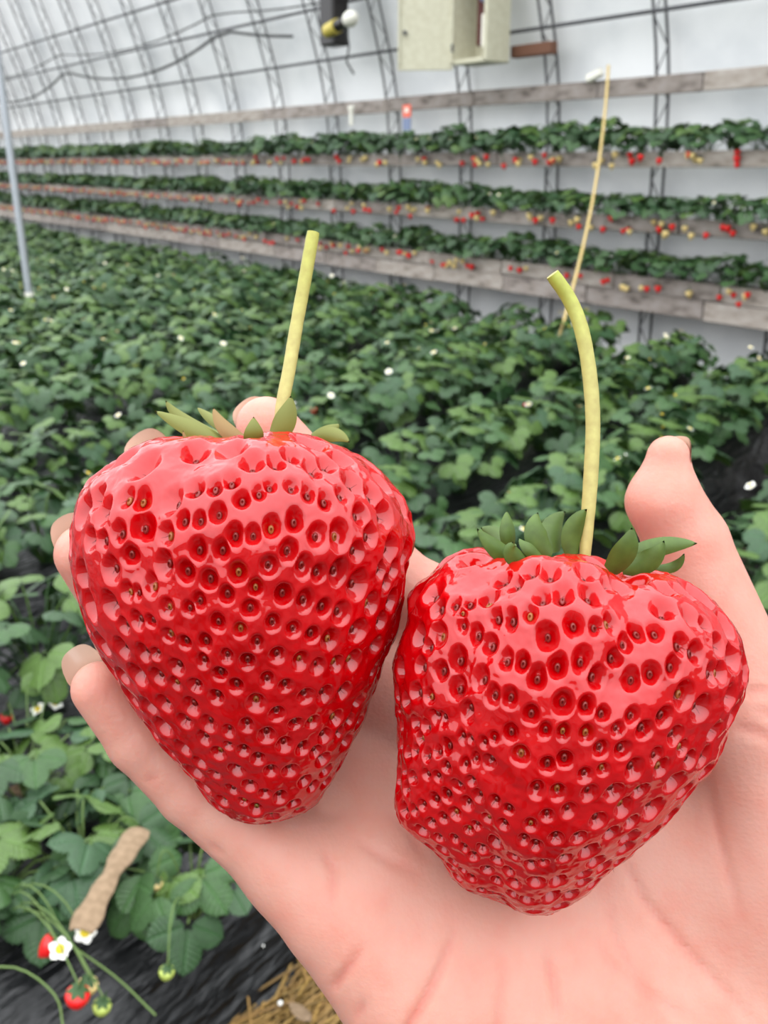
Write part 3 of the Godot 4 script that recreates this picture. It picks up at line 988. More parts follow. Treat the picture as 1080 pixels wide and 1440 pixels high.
const HAND := {
	"palm": [[-5.45, 8.71, -2.00, 1.10, -0.80, 1.44, -0.60, 1.50], [-6.95, 7.58, -1.50, 1.08, -1.59, 1.12, -0.10, 1.50], [-8.71, 6.57, -1.00, 1.05, -2.22, 0.59, 0.00, 1.50], [-10.92, 5.61, -0.10, 0.95, -9.54, 4.73, 0.00, 1.22], [-9.54, 4.73, 0.00, 1.22, -8.14, 3.11, 0.30, 1.35], [-8.14, 3.11, 0.30, 1.35, -2.42, -0.79, -0.30, 1.70], [0.30, 1.77, 0.00, 1.90, -1.33, 8.60, -0.60, 1.35], [-5.43, 8.69, -2.10, 1.00, -1.31, 8.61, -1.30, 1.00], [-3.36, 5.46, -1.30, 1.20, -0.49, 4.94, -0.60, 1.40], [-8.71, 5.70, -0.60, 1.10, -5.77, 2.96, 0.00, 1.30], [-7.88, 10.97, -2.10, 0.70, -9.50, 9.29, -1.90, 0.75], [-7.13, 9.98, -2.20, 0.60, -8.70, 8.65, -1.90, 0.70], [-8.70, 8.65, -1.90, 0.70, -10.45, 7.40, -1.60, 0.60], [-0.80, 1.44, -0.60, 1.50, 0.69, -1.62, -0.20, 2.20], [-2.42, -0.79, -0.30, 1.70, 0.09, -1.92, -0.20, 2.20], [0.39, -1.62, -0.20, 2.20, 3.60, -8.20, -0.20, 2.45], [-0.17, -2.29, -0.30, 2.00, 2.90, -8.60, -0.30, 2.35]],
	"thumb": [[-1.33, 8.60, -0.60, 1.35, -2.60, 12.33, -0.40, 0.87], [-2.60, 12.33, -0.40, 0.87, -3.14, 13.25, -0.20, 0.78], [-3.14, 13.25, -0.20, 0.78, -3.08, 14.15, -0.10, 0.45]],
	"index": [[-5.45, 8.71, -2.00, 1.08, -8.89, 11.56, -1.80, 0.82], [-8.89, 11.56, -1.80, 0.82, -10.62, 13.72, -1.70, 0.72], [-10.62, 13.72, -1.70, 0.72, -11.63, 14.90, -1.30, 0.66]],
	"middle": [[-6.91, 7.65, -1.60, 1.10, -10.72, 10.02, -1.90, 0.88], [-10.72, 10.02, -1.90, 0.88, -12.72, 12.24, -1.80, 0.74], [-12.72, 12.24, -1.80, 0.74, -13.92, 13.88, -1.00, 0.66]],
	"ring": [[-8.61, 6.68, -1.20, 1.08, -12.82, 8.62, -1.60, 0.86], [-12.82, 8.62, -1.60, 0.86, -14.47, 10.55, -0.80, 0.70], [-14.47, 10.55, -0.80, 0.70, -15.21, 12.13, 0.10, 0.62]],
	"pinky": [[-10.92, 5.61, -0.10, 0.95, -12.97, 7.26, 0.20, 0.70], [-12.97, 7.26, 0.20, 0.70, -13.98, 8.37, 0.50, 0.63], [-13.98, 8.37, 0.50, 0.63, -14.71, 9.47, 0.80, 0.55]],
}
const CREASES := [[[-7.62, 4.85], [-7.98, 4.21], [-8.62, 3.20], [-8.87, 2.63]], [[-5.82, 4.44], [-5.73, 3.93], [-5.67, 3.20]], [[-9.44, 4.65], [-9.91, 3.93], [-10.03, 3.61]], [[-9.39, 3.68], [-9.57, 3.16]], [[-4.12, 5.87], [-3.76, 5.15], [-2.96, 4.21], [-1.66, 2.92]], [[-4.55, 5.08], [-4.26, 4.21], [-3.39, 2.63]], [[-1.79, 9.39], [-1.23, 9.43]], [[-1.55, 9.03], [-1.09, 8.86]], [[-2.04, 8.71], [-1.59, 8.61], [-1.09, 8.37]], [[-10.24, 6.31], [-10.03, 5.94], [-10.06, 5.22]], [[-12.54, 6.41], [-12.36, 6.23], [-12.22, 6.12]], [[-13.66, 7.79], [-13.55, 7.65]], [[-9.02, 6.95], [-8.51, 6.59], [-8.15, 6.09]], [[-2.39, 7.82], [-2.24, 6.38], [-1.95, 4.79]], [[-9.60, 6.45], [-9.02, 6.16], [-8.30, 5.87]], [[-6.71, 4.21], [-6.86, 3.20], [-7.00, 2.63]], [[-4.98, 4.50], [-3.83, 3.49], [-2.96, 3.06]]]

# ---- the hand: tapered capsules (cm, from the wrist) joined by a smooth minimum and meshed as surface nets
var sa := PackedVector3Array()
var sb := PackedVector3Array()
var sl := PackedFloat32Array()
var sr := PackedFloat32Array()
var sd_ := PackedFloat32Array()
var sg := PackedInt32Array()

func seg_dist(i: int, p: Vector3) -> float:
	var pa := p - sa[i]
	var h := clampf(pa.dot(sb[i]) * sl[i], 0.0, 1.0)
	return (pa - sb[i] * h).length() - sr[i] - sd_[i] * h

func smin(a: float, b: float, k: float) -> float:
	var h := maxf(k - absf(a - b), 0.0) / k
	return minf(a, b) - h * h * k * 0.25

func hand_dist(p: Vector3, list: PackedInt32Array) -> float:
	var palm := 1000.0
	var fingers := 1000.0
	var cur := 1000.0
	var group := -1
	for i in list:
		var pa := p - sa[i]
		var h := clampf(pa.dot(sb[i]) * sl[i], 0.0, 1.0)
		var d := (pa - sb[i] * h).length() - sr[i] - sd_[i] * h
		var g := sg[i]
		if g == 0:
			palm = smin(palm, d, 1.3)
		else:
			if g != group:
				fingers = minf(fingers, cur)
				cur = 1000.0
				group = g
			cur = smin(cur, d, 0.13)
	fingers = minf(fingers, cur)
	return smin(palm, fingers, 0.5)

func build_hand() -> void:
	var order := ["palm", "thumb", "index", "middle", "ring", "pinky"]
	for g in 6:
		for s in HAND[order[g]]:
			var a := Vector3(s[0], s[1], s[2])
			var b := Vector3(s[4], s[5], s[6])
			sa.append(a)
			sb.append(b - a)
			sl.append(1.0 / maxf(0.0001, (b - a).length_squared()))
			sr.append(s[3])
			sd_.append(s[7] - s[3])
			sg.append(g)
	var C := 0.1
	var B := 6
	var lo := Vector3(-16.2, -9.6, -4.2)
	var nb := Vector3i(36, 42, 12)
	var nx := nb.x * B + 1
	var ny := nb.y * B + 1
	var nz := nb.z * B + 1
	var val := PackedFloat32Array()
	val.resize(nx * ny * nz)
	val.fill(9.0)
	var all := PackedInt32Array()
	for i in sa.size(): all.append(i)
	var blocks := []
	for bz in nb.z:
		for by in nb.y:
			for bx in nb.x:
				var ce := lo + (Vector3(bx, by, bz) * B + Vector3.ONE * (B * 0.5)) * C
				var best := 1000.0
				var ds := PackedFloat32Array()
				for i in all:
					var d := seg_dist(i, ce)
					ds.append(d)
					best = minf(best, d)
				if best > 0.95 or best < -1.3:
					if best <= -1.3:
						pass
					if best > 0.95: continue
				if absf(hand_dist(ce, all)) > 0.62:
					if best < 0:
						for z in B: for y in B: for x in B:
							val[((bz * B + z) * ny + by * B + y) * nx + bx * B + x] = -9.0
					continue
				var list := PackedInt32Array()
				for i in all:
					if ds[i] < best + 2.6: list.append(i)
				blocks.append([bx * B, by * B, bz * B, list])
				for z in B:
					for y in B:
						var base := ((bz * B + z) * ny + by * B + y) * nx + bx * B
						for x in B:
							val[base + x] = hand_dist(lo + Vector3(bx * B + x, by * B + y, bz * B + z) * C, list)
	var vid := {}
	var mb := MB.new()
	var off := [0, 1, nx, nx + 1, nx * ny, nx * ny + 1, nx * ny + nx, nx * ny + nx + 1]
	var cor := [Vector3(0, 0, 0), Vector3(1, 0, 0), Vector3(0, 1, 0), Vector3(1, 1, 0), Vector3(0, 0, 1), Vector3(1, 0, 1), Vector3(0, 1, 1), Vector3(1, 1, 1)]
	var edges := [[0, 1], [2, 3], [4, 5], [6, 7], [0, 2], [1, 3], [4, 6], [5, 7], [0, 4], [1, 5], [2, 6], [3, 7]]
	for bl in blocks:
		var list: PackedInt32Array = bl[3]
		for z in range(bl[2], mini(bl[2] + B, nz - 1)):
			for y in range(bl[1], mini(bl[1] + B, ny - 1)):
				for x in range(bl[0], mini(bl[0] + B, nx - 1)):
					var at := (z * ny + y) * nx + x
					var neg := 0
					for o in off:
						if val[at + o] < 0.0: neg += 1
					if neg == 0 or neg == 8: continue
					var sum := Vector3.ZERO
					var cnt := 0
					for e in edges:
						var v0 := val[at + off[e[0]]]
						var v1 := val[at + off[e[1]]]
						if (v0 < 0.0) != (v1 < 0.0):
							sum += cor[e[0]].lerp(cor[e[1]], v0 / (v0 - v1))
							cnt += 1
					var p: Vector3 = lo + (Vector3(x, y, z) + sum / cnt) * C
					var e2 := 0.04
					var d0 := hand_dist(p, list)
					var g := Vector3(hand_dist(p + Vector3(e2, 0, 0), list) - hand_dist(p - Vector3(e2, 0, 0), list), hand_dist(p + Vector3(0, e2, 0), list) - hand_dist(p - Vector3(0, e2, 0), list), hand_dist(p + Vector3(0, 0, e2), list) - hand_dist(p - Vector3(0, 0, e2), list))
					g = g.normalized()
					p -= g * clampf(d0, -0.08, 0.08)
					vid[at] = mb.vert(p, g)
	# faces round each crossed edge
	var dirs := [[1, nx, nx * ny], [nx, nx * ny, 1], [nx * ny, 1, nx]]
	for at in vid:
		for d in dirs:
			var o: int = at
			if (val[o] < 0.0) == (val[o + d[0]] < 0.0): continue
			if not (vid.has(o - d[1]) and vid.has(o - d[2]) and vid.has(o - d[1] - d[2])): continue
			mb.tri(vid[o], vid[o - d[1]], vid[o - d[1] - d[2]])
			mb.tri(vid[o], vid[o - d[1] - d[2]], vid[o - d[2]])
	# palm lines and joint creases pressed into the surface
	for k in mb.v.size():
		if mb.n[k].z < 0.15: continue
		var p2 := Vector2(mb.v[k].x, mb.v[k].y)
		var dep := 0.0
		var blush := 0.0
		for ci in CREASES.size():
			var cr: Array = CREASES[ci]
			for i in cr.size() - 1:
				var a := Vector2(cr[i][0], cr[i][1])
				var b := Vector2(cr[i + 1][0], cr[i + 1][1])
				if p2.distance_squared_to(a) > 6.0: continue
				var dd := p2.distance_to(Geometry2D.get_closest_point_to_segment(p2, a, b))
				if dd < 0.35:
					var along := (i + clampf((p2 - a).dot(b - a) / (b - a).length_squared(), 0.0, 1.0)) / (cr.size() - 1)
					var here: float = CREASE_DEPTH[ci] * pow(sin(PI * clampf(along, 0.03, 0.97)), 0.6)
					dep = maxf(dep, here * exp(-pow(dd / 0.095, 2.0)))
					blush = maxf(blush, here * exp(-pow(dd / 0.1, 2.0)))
		if dep > 0.0:
			mb.v[k] -= mb.n[k] * dep
		# skin in the palm lines is pinker
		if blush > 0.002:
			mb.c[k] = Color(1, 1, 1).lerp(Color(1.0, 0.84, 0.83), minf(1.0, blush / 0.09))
	# normals again, from the faces
	var nn := PackedVector3Array()
	nn.resize(mb.v.size())
	for t in range(0, mb.ix.size(), 3):
		var i0 := mb.ix[t]
		var i1 := mb.ix[t + 1]
		var i2 := mb.ix[t + 2]
		var fn := (mb.v[i2] - mb.v[i0]).cross(mb.v[i1] - mb.v[i0])
		nn[i0] += fn
		nn[i1] += fn
		nn[i2] += fn
	for k in mb.v.size():
		mb.n[k] = nn[k].normalized()
		mb.v[k] *= 0.01
	var t := thing("hand", "open right hand cradling two large strawberries, thumb raised beside them", "hand", Transform3D(Basis(Vector3.RIGHT, deg_to_rad(PITCH)), Vector3(0.0902, 1.1091, -0.1473)))
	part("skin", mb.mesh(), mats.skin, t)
	# nails: [tip joint, finger direction, back of the finger, half width, length past the joint, radius]
	nail(t, Vector3(-14.71, 9.47, 0.8), Vector3(-0.56, 0.82, 0.14), Vector3(-0.25, -0.05, -1), 0.42, 0.95, 0.44)
	nail(t, Vector3(-15.21, 12.13, 0.1), Vector3(-0.40, 0.84, 0.36), Vector3(-0.35, 0.1, -1), 0.46, 0.84, 0.48)
	nail(t, Vector3(-13.92, 13.88, -1.0), Vector3(-0.55, 0.78, 0.3), Vector3(-0.1, 0.3, -1), 0.56, 0.9, 0.6)
	nail(t, Vector3(-11.63, 14.90, -1.3), Vector3(-0.62, 0.74, 0.24), Vector3(-0.45, 0.1, -1), 0.5, 0.72, 0.56)
	nail(t, Vector3(-3.09, 14.05, -0.1), Vector3(0.04, 1.0, 0.06), Vector3(0.85, 0.05, -0.6), 0.44, 0.56, 0.44)

func nail(t: Node3D, at: Vector3, f: Vector3, back: Vector3, hw: float, past: float, r: float) -> void:
	f = f.normalized()
	var b := (back - f * back.dot(f)).normalized()
	var a := f.cross(b).normalized()
	var P := PackedVector3Array()
	var Q := PackedVector3Array()
	for i in 15:
		var u := i / 14.0
		for j in 15:
			var s := j / 7.0 - 1.0
			var th := s * 1.15
			var l := lerpf(-0.45, past - 0.32 * s * s * s * s - 0.16 * s * s, u)
			var rr := r * (1.04 - 0.16 * maxf(0.0, l) / maxf(past, 0.01))
			var q := at + f * l + a * (sin(th) * hw / sin(1.15)) + b * (cos(th) * rr * 0.98)
			P.append(q * 0.01)
			Q.append((q - b * 0.035) * 0.01)
	var mb := MB.new()
	mb.grid(P, 15, 15, false, false)
	var fl := mb.n[7 * 15 + 7].dot(b) < 0
	mb = MB.new()
	mb.grid(P, 15, 15, false, fl)
	mb.grid(Q, 15, 15, false, not fl)
	part("fingernail", mb.mesh(), mats.fingernail, t)
const CREASE_DEPTH := [0.11, 0.09, 0.09, 0.06, 0.08, 0.05, 0.06, 0.05, 0.06, 0.08, 0.05, 0.04, 0.05, 0.035, 0.05, 0.045, 0.045]
const LEFT_LX := [-0.081,-0.313,-0.545,-0.778,-1.011,-1.243,-1.476,-1.709,-1.939,-2.163,-2.372,-2.556,-2.733,-2.912,-3.060,-3.168,-3.250,-3.307,-3.346,-3.363,-3.355,-3.328,-3.290,-3.241,-3.180,-3.105,-3.020,-2.931,-2.834,-2.733,-2.626,-2.512,-2.397,-2.283,-2.175,-2.069,-1.957,-1.830,-1.683,-1.530,-1.389,-1.265,-1.137,-0.995,-0.841,-0.667,-0.462,-0.235,-0.003]
const LEFT_LY := [7.409,7.432,7.455,7.470,7.481,7.488,7.484,7.463,7.426,7.363,7.262,7.120,6.967,6.818,6.639,6.433,6.215,5.989,5.760,5.527,5.295,5.063,4.833,4.605,4.381,4.160,3.943,3.728,3.515,3.306,3.099,2.896,2.693,2.489,2.283,2.076,1.871,1.676,1.495,1.320,1.134,0.936,0.742,0.557,0.383,0.228,0.119,0.065,0.057]
const LEFT_RX := [-0.081,0.140,0.362,0.583,0.807,1.033,1.248,1.453,1.668,1.876,2.073,2.252,2.423,2.584,2.733,2.850,2.922,2.973,3.003,2.983,2.930,2.892,2.856,2.817,2.774,2.728,2.668,2.582,2.493,2.431,2.364,2.280,2.198,2.130,2.055,1.970,1.880,1.780,1.671,1.560,1.454,1.341,1.217,1.068,0.872,0.662,0.445,0.223,-0.003]
const LEFT_RY := [7.409,7.457,7.505,7.559,7.594,7.577,7.508,7.411,7.339,7.249,7.137,6.997,6.847,6.687,6.516,6.322,6.107,5.886,5.661,5.436,5.215,4.991,4.767,4.543,4.320,4.098,3.879,3.669,3.460,3.242,3.025,2.814,2.603,2.386,2.172,1.961,1.753,1.549,1.350,1.152,0.951,0.754,0.564,0.393,0.280,0.195,0.128,0.081,0.057]
const RIGHT_LX := [0.586,0.365,0.143,-0.078,-0.293,-0.510,-0.713,-0.914,-1.131,-1.350,-1.555,-1.740,-1.884,-2.045,-2.226,-2.333,-2.360,-2.388,-2.457,-2.531,-2.590,-2.615,-2.623,-2.623,-2.608,-2.585,-2.556,-2.521,-2.480,-2.435,-2.384,-2.327,-2.264,-2.194,-2.119,-2.037,-1.948,-1.851,-1.749,-1.650,-1.535,-1.394,-1.225,-1.032,-0.836,-0.634,-0.428,-0.213,0.008]
const RIGHT_LY := [6.859,6.884,6.877,6.853,6.798,6.810,6.902,6.996,7.041,7.012,6.926,6.804,6.635,6.484,6.357,6.164,5.944,5.724,5.513,5.303,5.089,4.868,4.646,4.423,4.201,3.980,3.760,3.540,3.321,3.104,2.887,2.672,2.459,2.248,2.039,1.832,1.628,1.428,1.230,1.031,0.841,0.669,0.526,0.414,0.310,0.217,0.133,0.080,0.053]
const RIGHT_RX := [0.586,0.803,1.021,1.230,1.428,1.622,1.839,2.059,2.275,2.479,2.675,2.862,3.039,3.206,3.364,3.503,3.599,3.664,3.710,3.718,3.694,3.644,3.567,3.478,3.394,3.346,3.271,3.149,3.016,2.899,2.792,2.683,2.561,2.427,2.287,2.143,1.992,1.842,1.697,1.559,1.423,1.281,1.133,0.981,0.818,0.644,0.445,0.228,0.008]
const RIGHT_RY := [6.859,6.893,6.886,6.820,6.726,6.624,6.602,6.601,6.568,6.489,6.390,6.275,6.146,6.003,5.851,5.682,5.485,5.275,5.061,4.842,4.624,4.410,4.204,4.004,3.801,3.587,3.382,3.200,3.025,2.840,2.648,2.457,2.275,2.101,1.932,1.767,1.607,1.447,1.282,1.111,0.940,0.772,0.610,0.452,0.305,0.171,0.082,0.050,0.053]
const LEFT_ACHENES := [-1.83,6.37,-1.57,6.34,-2.22,6.17,-1.61,6.90,-2.44,6.33,-2.71,6.10,-0.70,6.57,-0.33,6.61,-1.05,6.31,-0.81,6.06,-0.47,6.06,-0.18,6.11,0.16,6.34,0.00,6.71,-2.50,5.71,-2.21,5.68,-1.94,5.78,-1.52,5.91,-1.05,5.74,-0.54,5.57,-0.18,5.51,0.07,5.81,-1.10,5.25,-0.74,5.19,-1.76,5.45,-2.08,5.12,-0.33,5.04,0.14,5.20,-1.59,4.87,-1.79,4.79,-1.34,4.89,-0.06,4.82,0.27,4.57,-2.13,4.54,-1.05,4.61,-0.75,4.58,-0.51,4.64,-0.24,4.39,0.07,4.20,-1.88,4.22,-1.63,4.35,-1.40,4.35,-1.12,4.13,-0.80,4.00,-0.47,4.05,-0.14,3.81,0.20,3.60,-1.58,3.78,-1.32,3.80,-1.00,3.59,-0.57,3.66,-0.31,3.48,-0.01,3.20,-1.79,3.37,-1.43,3.32,-1.11,3.19,-0.71,3.28,-0.42,2.98,-1.34,2.79,-0.82,2.81,0.25,6.95,0.62,6.99,0.85,7.12,1.23,6.89,1.47,6.94,1.66,7.05,0.40,6.48,0.63,6.59,0.91,6.56,1.22,6.42,1.52,6.29,1.77,6.40,1.92,6.62,2.25,6.44,0.39,5.77,0.68,5.93,1.02,5.95,1.35,5.76,1.68,5.75,2.02,6.07,2.23,5.74,2.45,6.04,2.38,6.65,0.63,5.25,0.88,5.46,1.14,5.24,1.37,5.16,1.69,5.10,1.97,5.42,0.42,4.95,0.84,4.81,2.01,4.88,2.40,5.15,2.56,5.52,2.84,5.41,2.61,5.09,1.12,4.62,1.45,4.59,1.76,4.45,2.25,4.53,2.48,4.85,2.60,4.55,0.62,4.38,0.92,4.19,1.25,4.11,1.56,4.00,1.98,4.10,2.42,4.20,0.39,3.96,0.70,3.78,1.03,3.60,1.31,3.52,1.59,3.49,1.91,3.51,2.31,3.76,0.48,3.37,-1.04,2.49,-0.55,2.53,-1.49,2.33,-1.81,2.14,0.09,2.44,-0.22,2.37,-0.73,2.14,-1.53,1.70,-1.18,1.93,-0.46,1.91,-0.04,1.99,-0.29,2.10,-0.89,1.66,-0.20,1.54,-1.30,1.25,-0.62,1.36,-0.95,1.02,-0.35,1.03,0.01,1.19,-0.60,0.75,-0.16,0.76,-0.47,0.12,-0.17,0.13,0.81,3.16,1.39,3.02,1.09,2.98,1.74,2.99,0.27,2.89,0.59,2.68,1.17,2.47,0.91,2.47,1.61,2.46,1.40,2.08,1.61,2.07,1.84,2.30,1.97,2.66,0.38,2.21,0.68,2.02,1.02,1.94,1.20,1.81,0.19,1.76,0.43,1.52,0.76,1.43,1.31,1.60,0.99,1.23,1.10,0.99,1.34,0.97,0.25,1.02,0.53,0.85,0.76,0.67,1.01,0.39,0.06,0.57,0.33,0.39,0.55,0.20,0.13,0.13]
const RIGHT_ACHENES := [-0.37,6.75,-0.05,6.74,0.53,6.74,-0.81,6.60,-0.66,6.55,-1.10,6.28,-0.26,6.38,0.08,6.42,0.51,6.39,-1.03,6.02,-0.79,6.00,-0.54,6.03,-0.25,5.78,0.14,5.95,0.53,5.89,-1.49,5.80,-1.28,5.73,-1.90,5.59,-1.14,5.51,-0.90,5.39,-0.62,5.34,-0.07,5.28,0.26,5.38,-0.39,5.04,-1.58,5.23,-1.85,5.01,-1.23,5.05,-1.63,4.76,-1.05,4.77,-0.79,4.75,-0.00,4.74,0.34,4.69,-0.54,4.49,-1.46,4.48,-0.30,4.24,0.01,4.25,0.41,4.17,-0.80,4.22,-2.27,6.20,-1.93,6.04,-1.56,5.99,-1.39,6.22,-2.03,6.30,-1.64,6.22,-2.22,5.56,-2.18,5.12,-2.04,5.39,-2.51,3.87,-2.25,4.06,-2.08,4.10,-1.96,4.22,-1.84,4.27,-1.55,4.01,-1.40,4.05,-1.23,4.02,-1.07,4.11,-2.40,3.44,-2.25,3.54,-2.06,3.60,-1.89,3.67,-1.75,3.79,-1.47,3.57,-1.31,3.63,-1.10,3.67,-2.38,2.87,-2.28,3.05,-2.10,3.17,-1.89,3.18,-2.30,4.57,-2.43,4.41,-2.04,4.63,-0.24,3.72,0.06,3.75,-0.62,3.87,0.35,3.57,0.84,6.53,1.09,6.48,0.79,5.96,1.04,5.61,1.21,5.77,1.53,5.81,1.92,5.61,2.17,5.98,2.44,5.82,1.73,6.17,1.93,6.45,2.19,5.42,1.73,5.22,1.42,5.14,1.08,5.09,0.81,5.42,0.54,5.15,2.47,5.06,2.68,5.05,2.61,6.26,2.23,6.40,3.01,5.83,2.66,5.48,3.01,5.31,1.98,4.81,-2.26,2.46,-2.15,2.61,-1.97,2.70,-1.72,2.87,-1.58,3.11,-1.37,2.80,-1.24,3.02,-1.01,2.96,0.01,3.25,-0.34,3.22,-0.74,2.85,0.17,2.88,-0.17,2.79,0.49,3.15,-2.11,2.03,-1.99,2.30,-1.77,2.42,-1.55,2.51,-1.26,2.40,-1.07,2.56,-0.82,2.48,-0.40,2.61,-1.85,2.02,-1.56,2.04,-1.36,2.28,-0.52,2.27,-0.26,2.17,0.04,2.32,0.39,2.38,-1.74,1.75,-1.57,1.49,-1.41,1.82,-1.25,1.65,-1.09,1.89,-0.90,2.05,-0.62,1.81,-0.34,1.71,-0.09,1.78,0.24,1.88,0.65,2.01,-1.38,1.30,-1.24,1.09,-0.97,1.35,-0.84,1.61,-0.61,1.47,-0.49,1.20,-0.15,1.32,0.22,1.32,0.64,1.37,-1.23,0.69,-1.01,0.81,-0.78,1.15,-0.84,0.75,-0.67,0.69,-0.51,0.84,-0.27,0.75,0.18,0.81,0.56,0.80,1.00,0.96,-0.43,0.22,-0.20,0.13,0.14,0.10,0.47,0.18,0.81,0.46,0.64,4.59,1.10,4.53,1.62,4.50,0.82,4.27,1.29,4.24,1.85,4.12,2.04,3.90,2.30,4.55,0.57,3.95,0.94,3.90,1.52,3.83,1.71,3.56,2.24,3.63,2.55,3.58,2.66,4.04,0.65,3.58,1.14,3.55,2.00,3.19,1.38,3.18,0.86,3.21,1.09,2.86,1.34,2.56,1.72,2.75,2.48,2.17,0.69,2.68,0.94,2.34,1.83,2.15,1.35,1.86,1.05,1.52,1.77,1.55,1.42,1.17]
const LEFT_FOLDS := [[[-0.44, 7.19], [-0.85, 6.92], [-1.20, 6.49], [-1.40, 5.97], [-1.52, 5.22]]]
const LEFT_LOBES := [[0.21, 6.15], [-1.89, 5.92], [1.72, 6.15]]
const RIGHT_FOLDS := [[[1.33, 6.65], [1.23, 6.22], [1.05, 5.68], [0.88, 5.05]], [[-0.87, 6.85], [-1.04, 6.41], [-1.28, 5.73], [-1.65, 5.03]], [[-2.55, 4.00], [-2.09, 4.15], [-1.53, 4.33]], [[-2.08, 3.78], [-1.52, 3.85], [-0.97, 3.43]], [[-0.77, 0.37], [-0.79, 1.17], [-0.99, 2.00], [-1.50, 3.06]]]
const RIGHT_LOBES := [[0.14, 6.13], [2.02, 5.86], [-1.96, 5.65], [-2.06, 2.86], [-0.19, 2.26]]

func curve_at(a: Array, t: float) -> float:
	var x := clampf(t, 0.0, 1.0) * (a.size() - 1)
	var i := mini(int(x), a.size() - 2)
	var f := x - i
	var p1: float = a[i]
	var p2: float = a[i + 1]
	var p0: float = a[i - 1] if i > 0 else 2.0 * p1 - p2
	var p3: float = a[i + 2] if i + 2 < a.size() else 2.0 * p2 - p1
	return p1 + 0.5 * f * (p2 - p0 + f * (2.0 * p0 - 5.0 * p1 + 4.0 * p2 - p3 + f * (3.0 * (p1 - p2) + p3 - p0)))

func fold_dist(p: Vector2, line: Array) -> float:
	var best := 99.0
	for i in line.size() - 1:
		var a := Vector2(line[i][0], line[i][1])
		var b := Vector2(line[i + 1][0], line[i + 1][1])
		best = minf(best, p.distance_to(Geometry2D.get_closest_point_to_segment(p, a, b)))
	return best

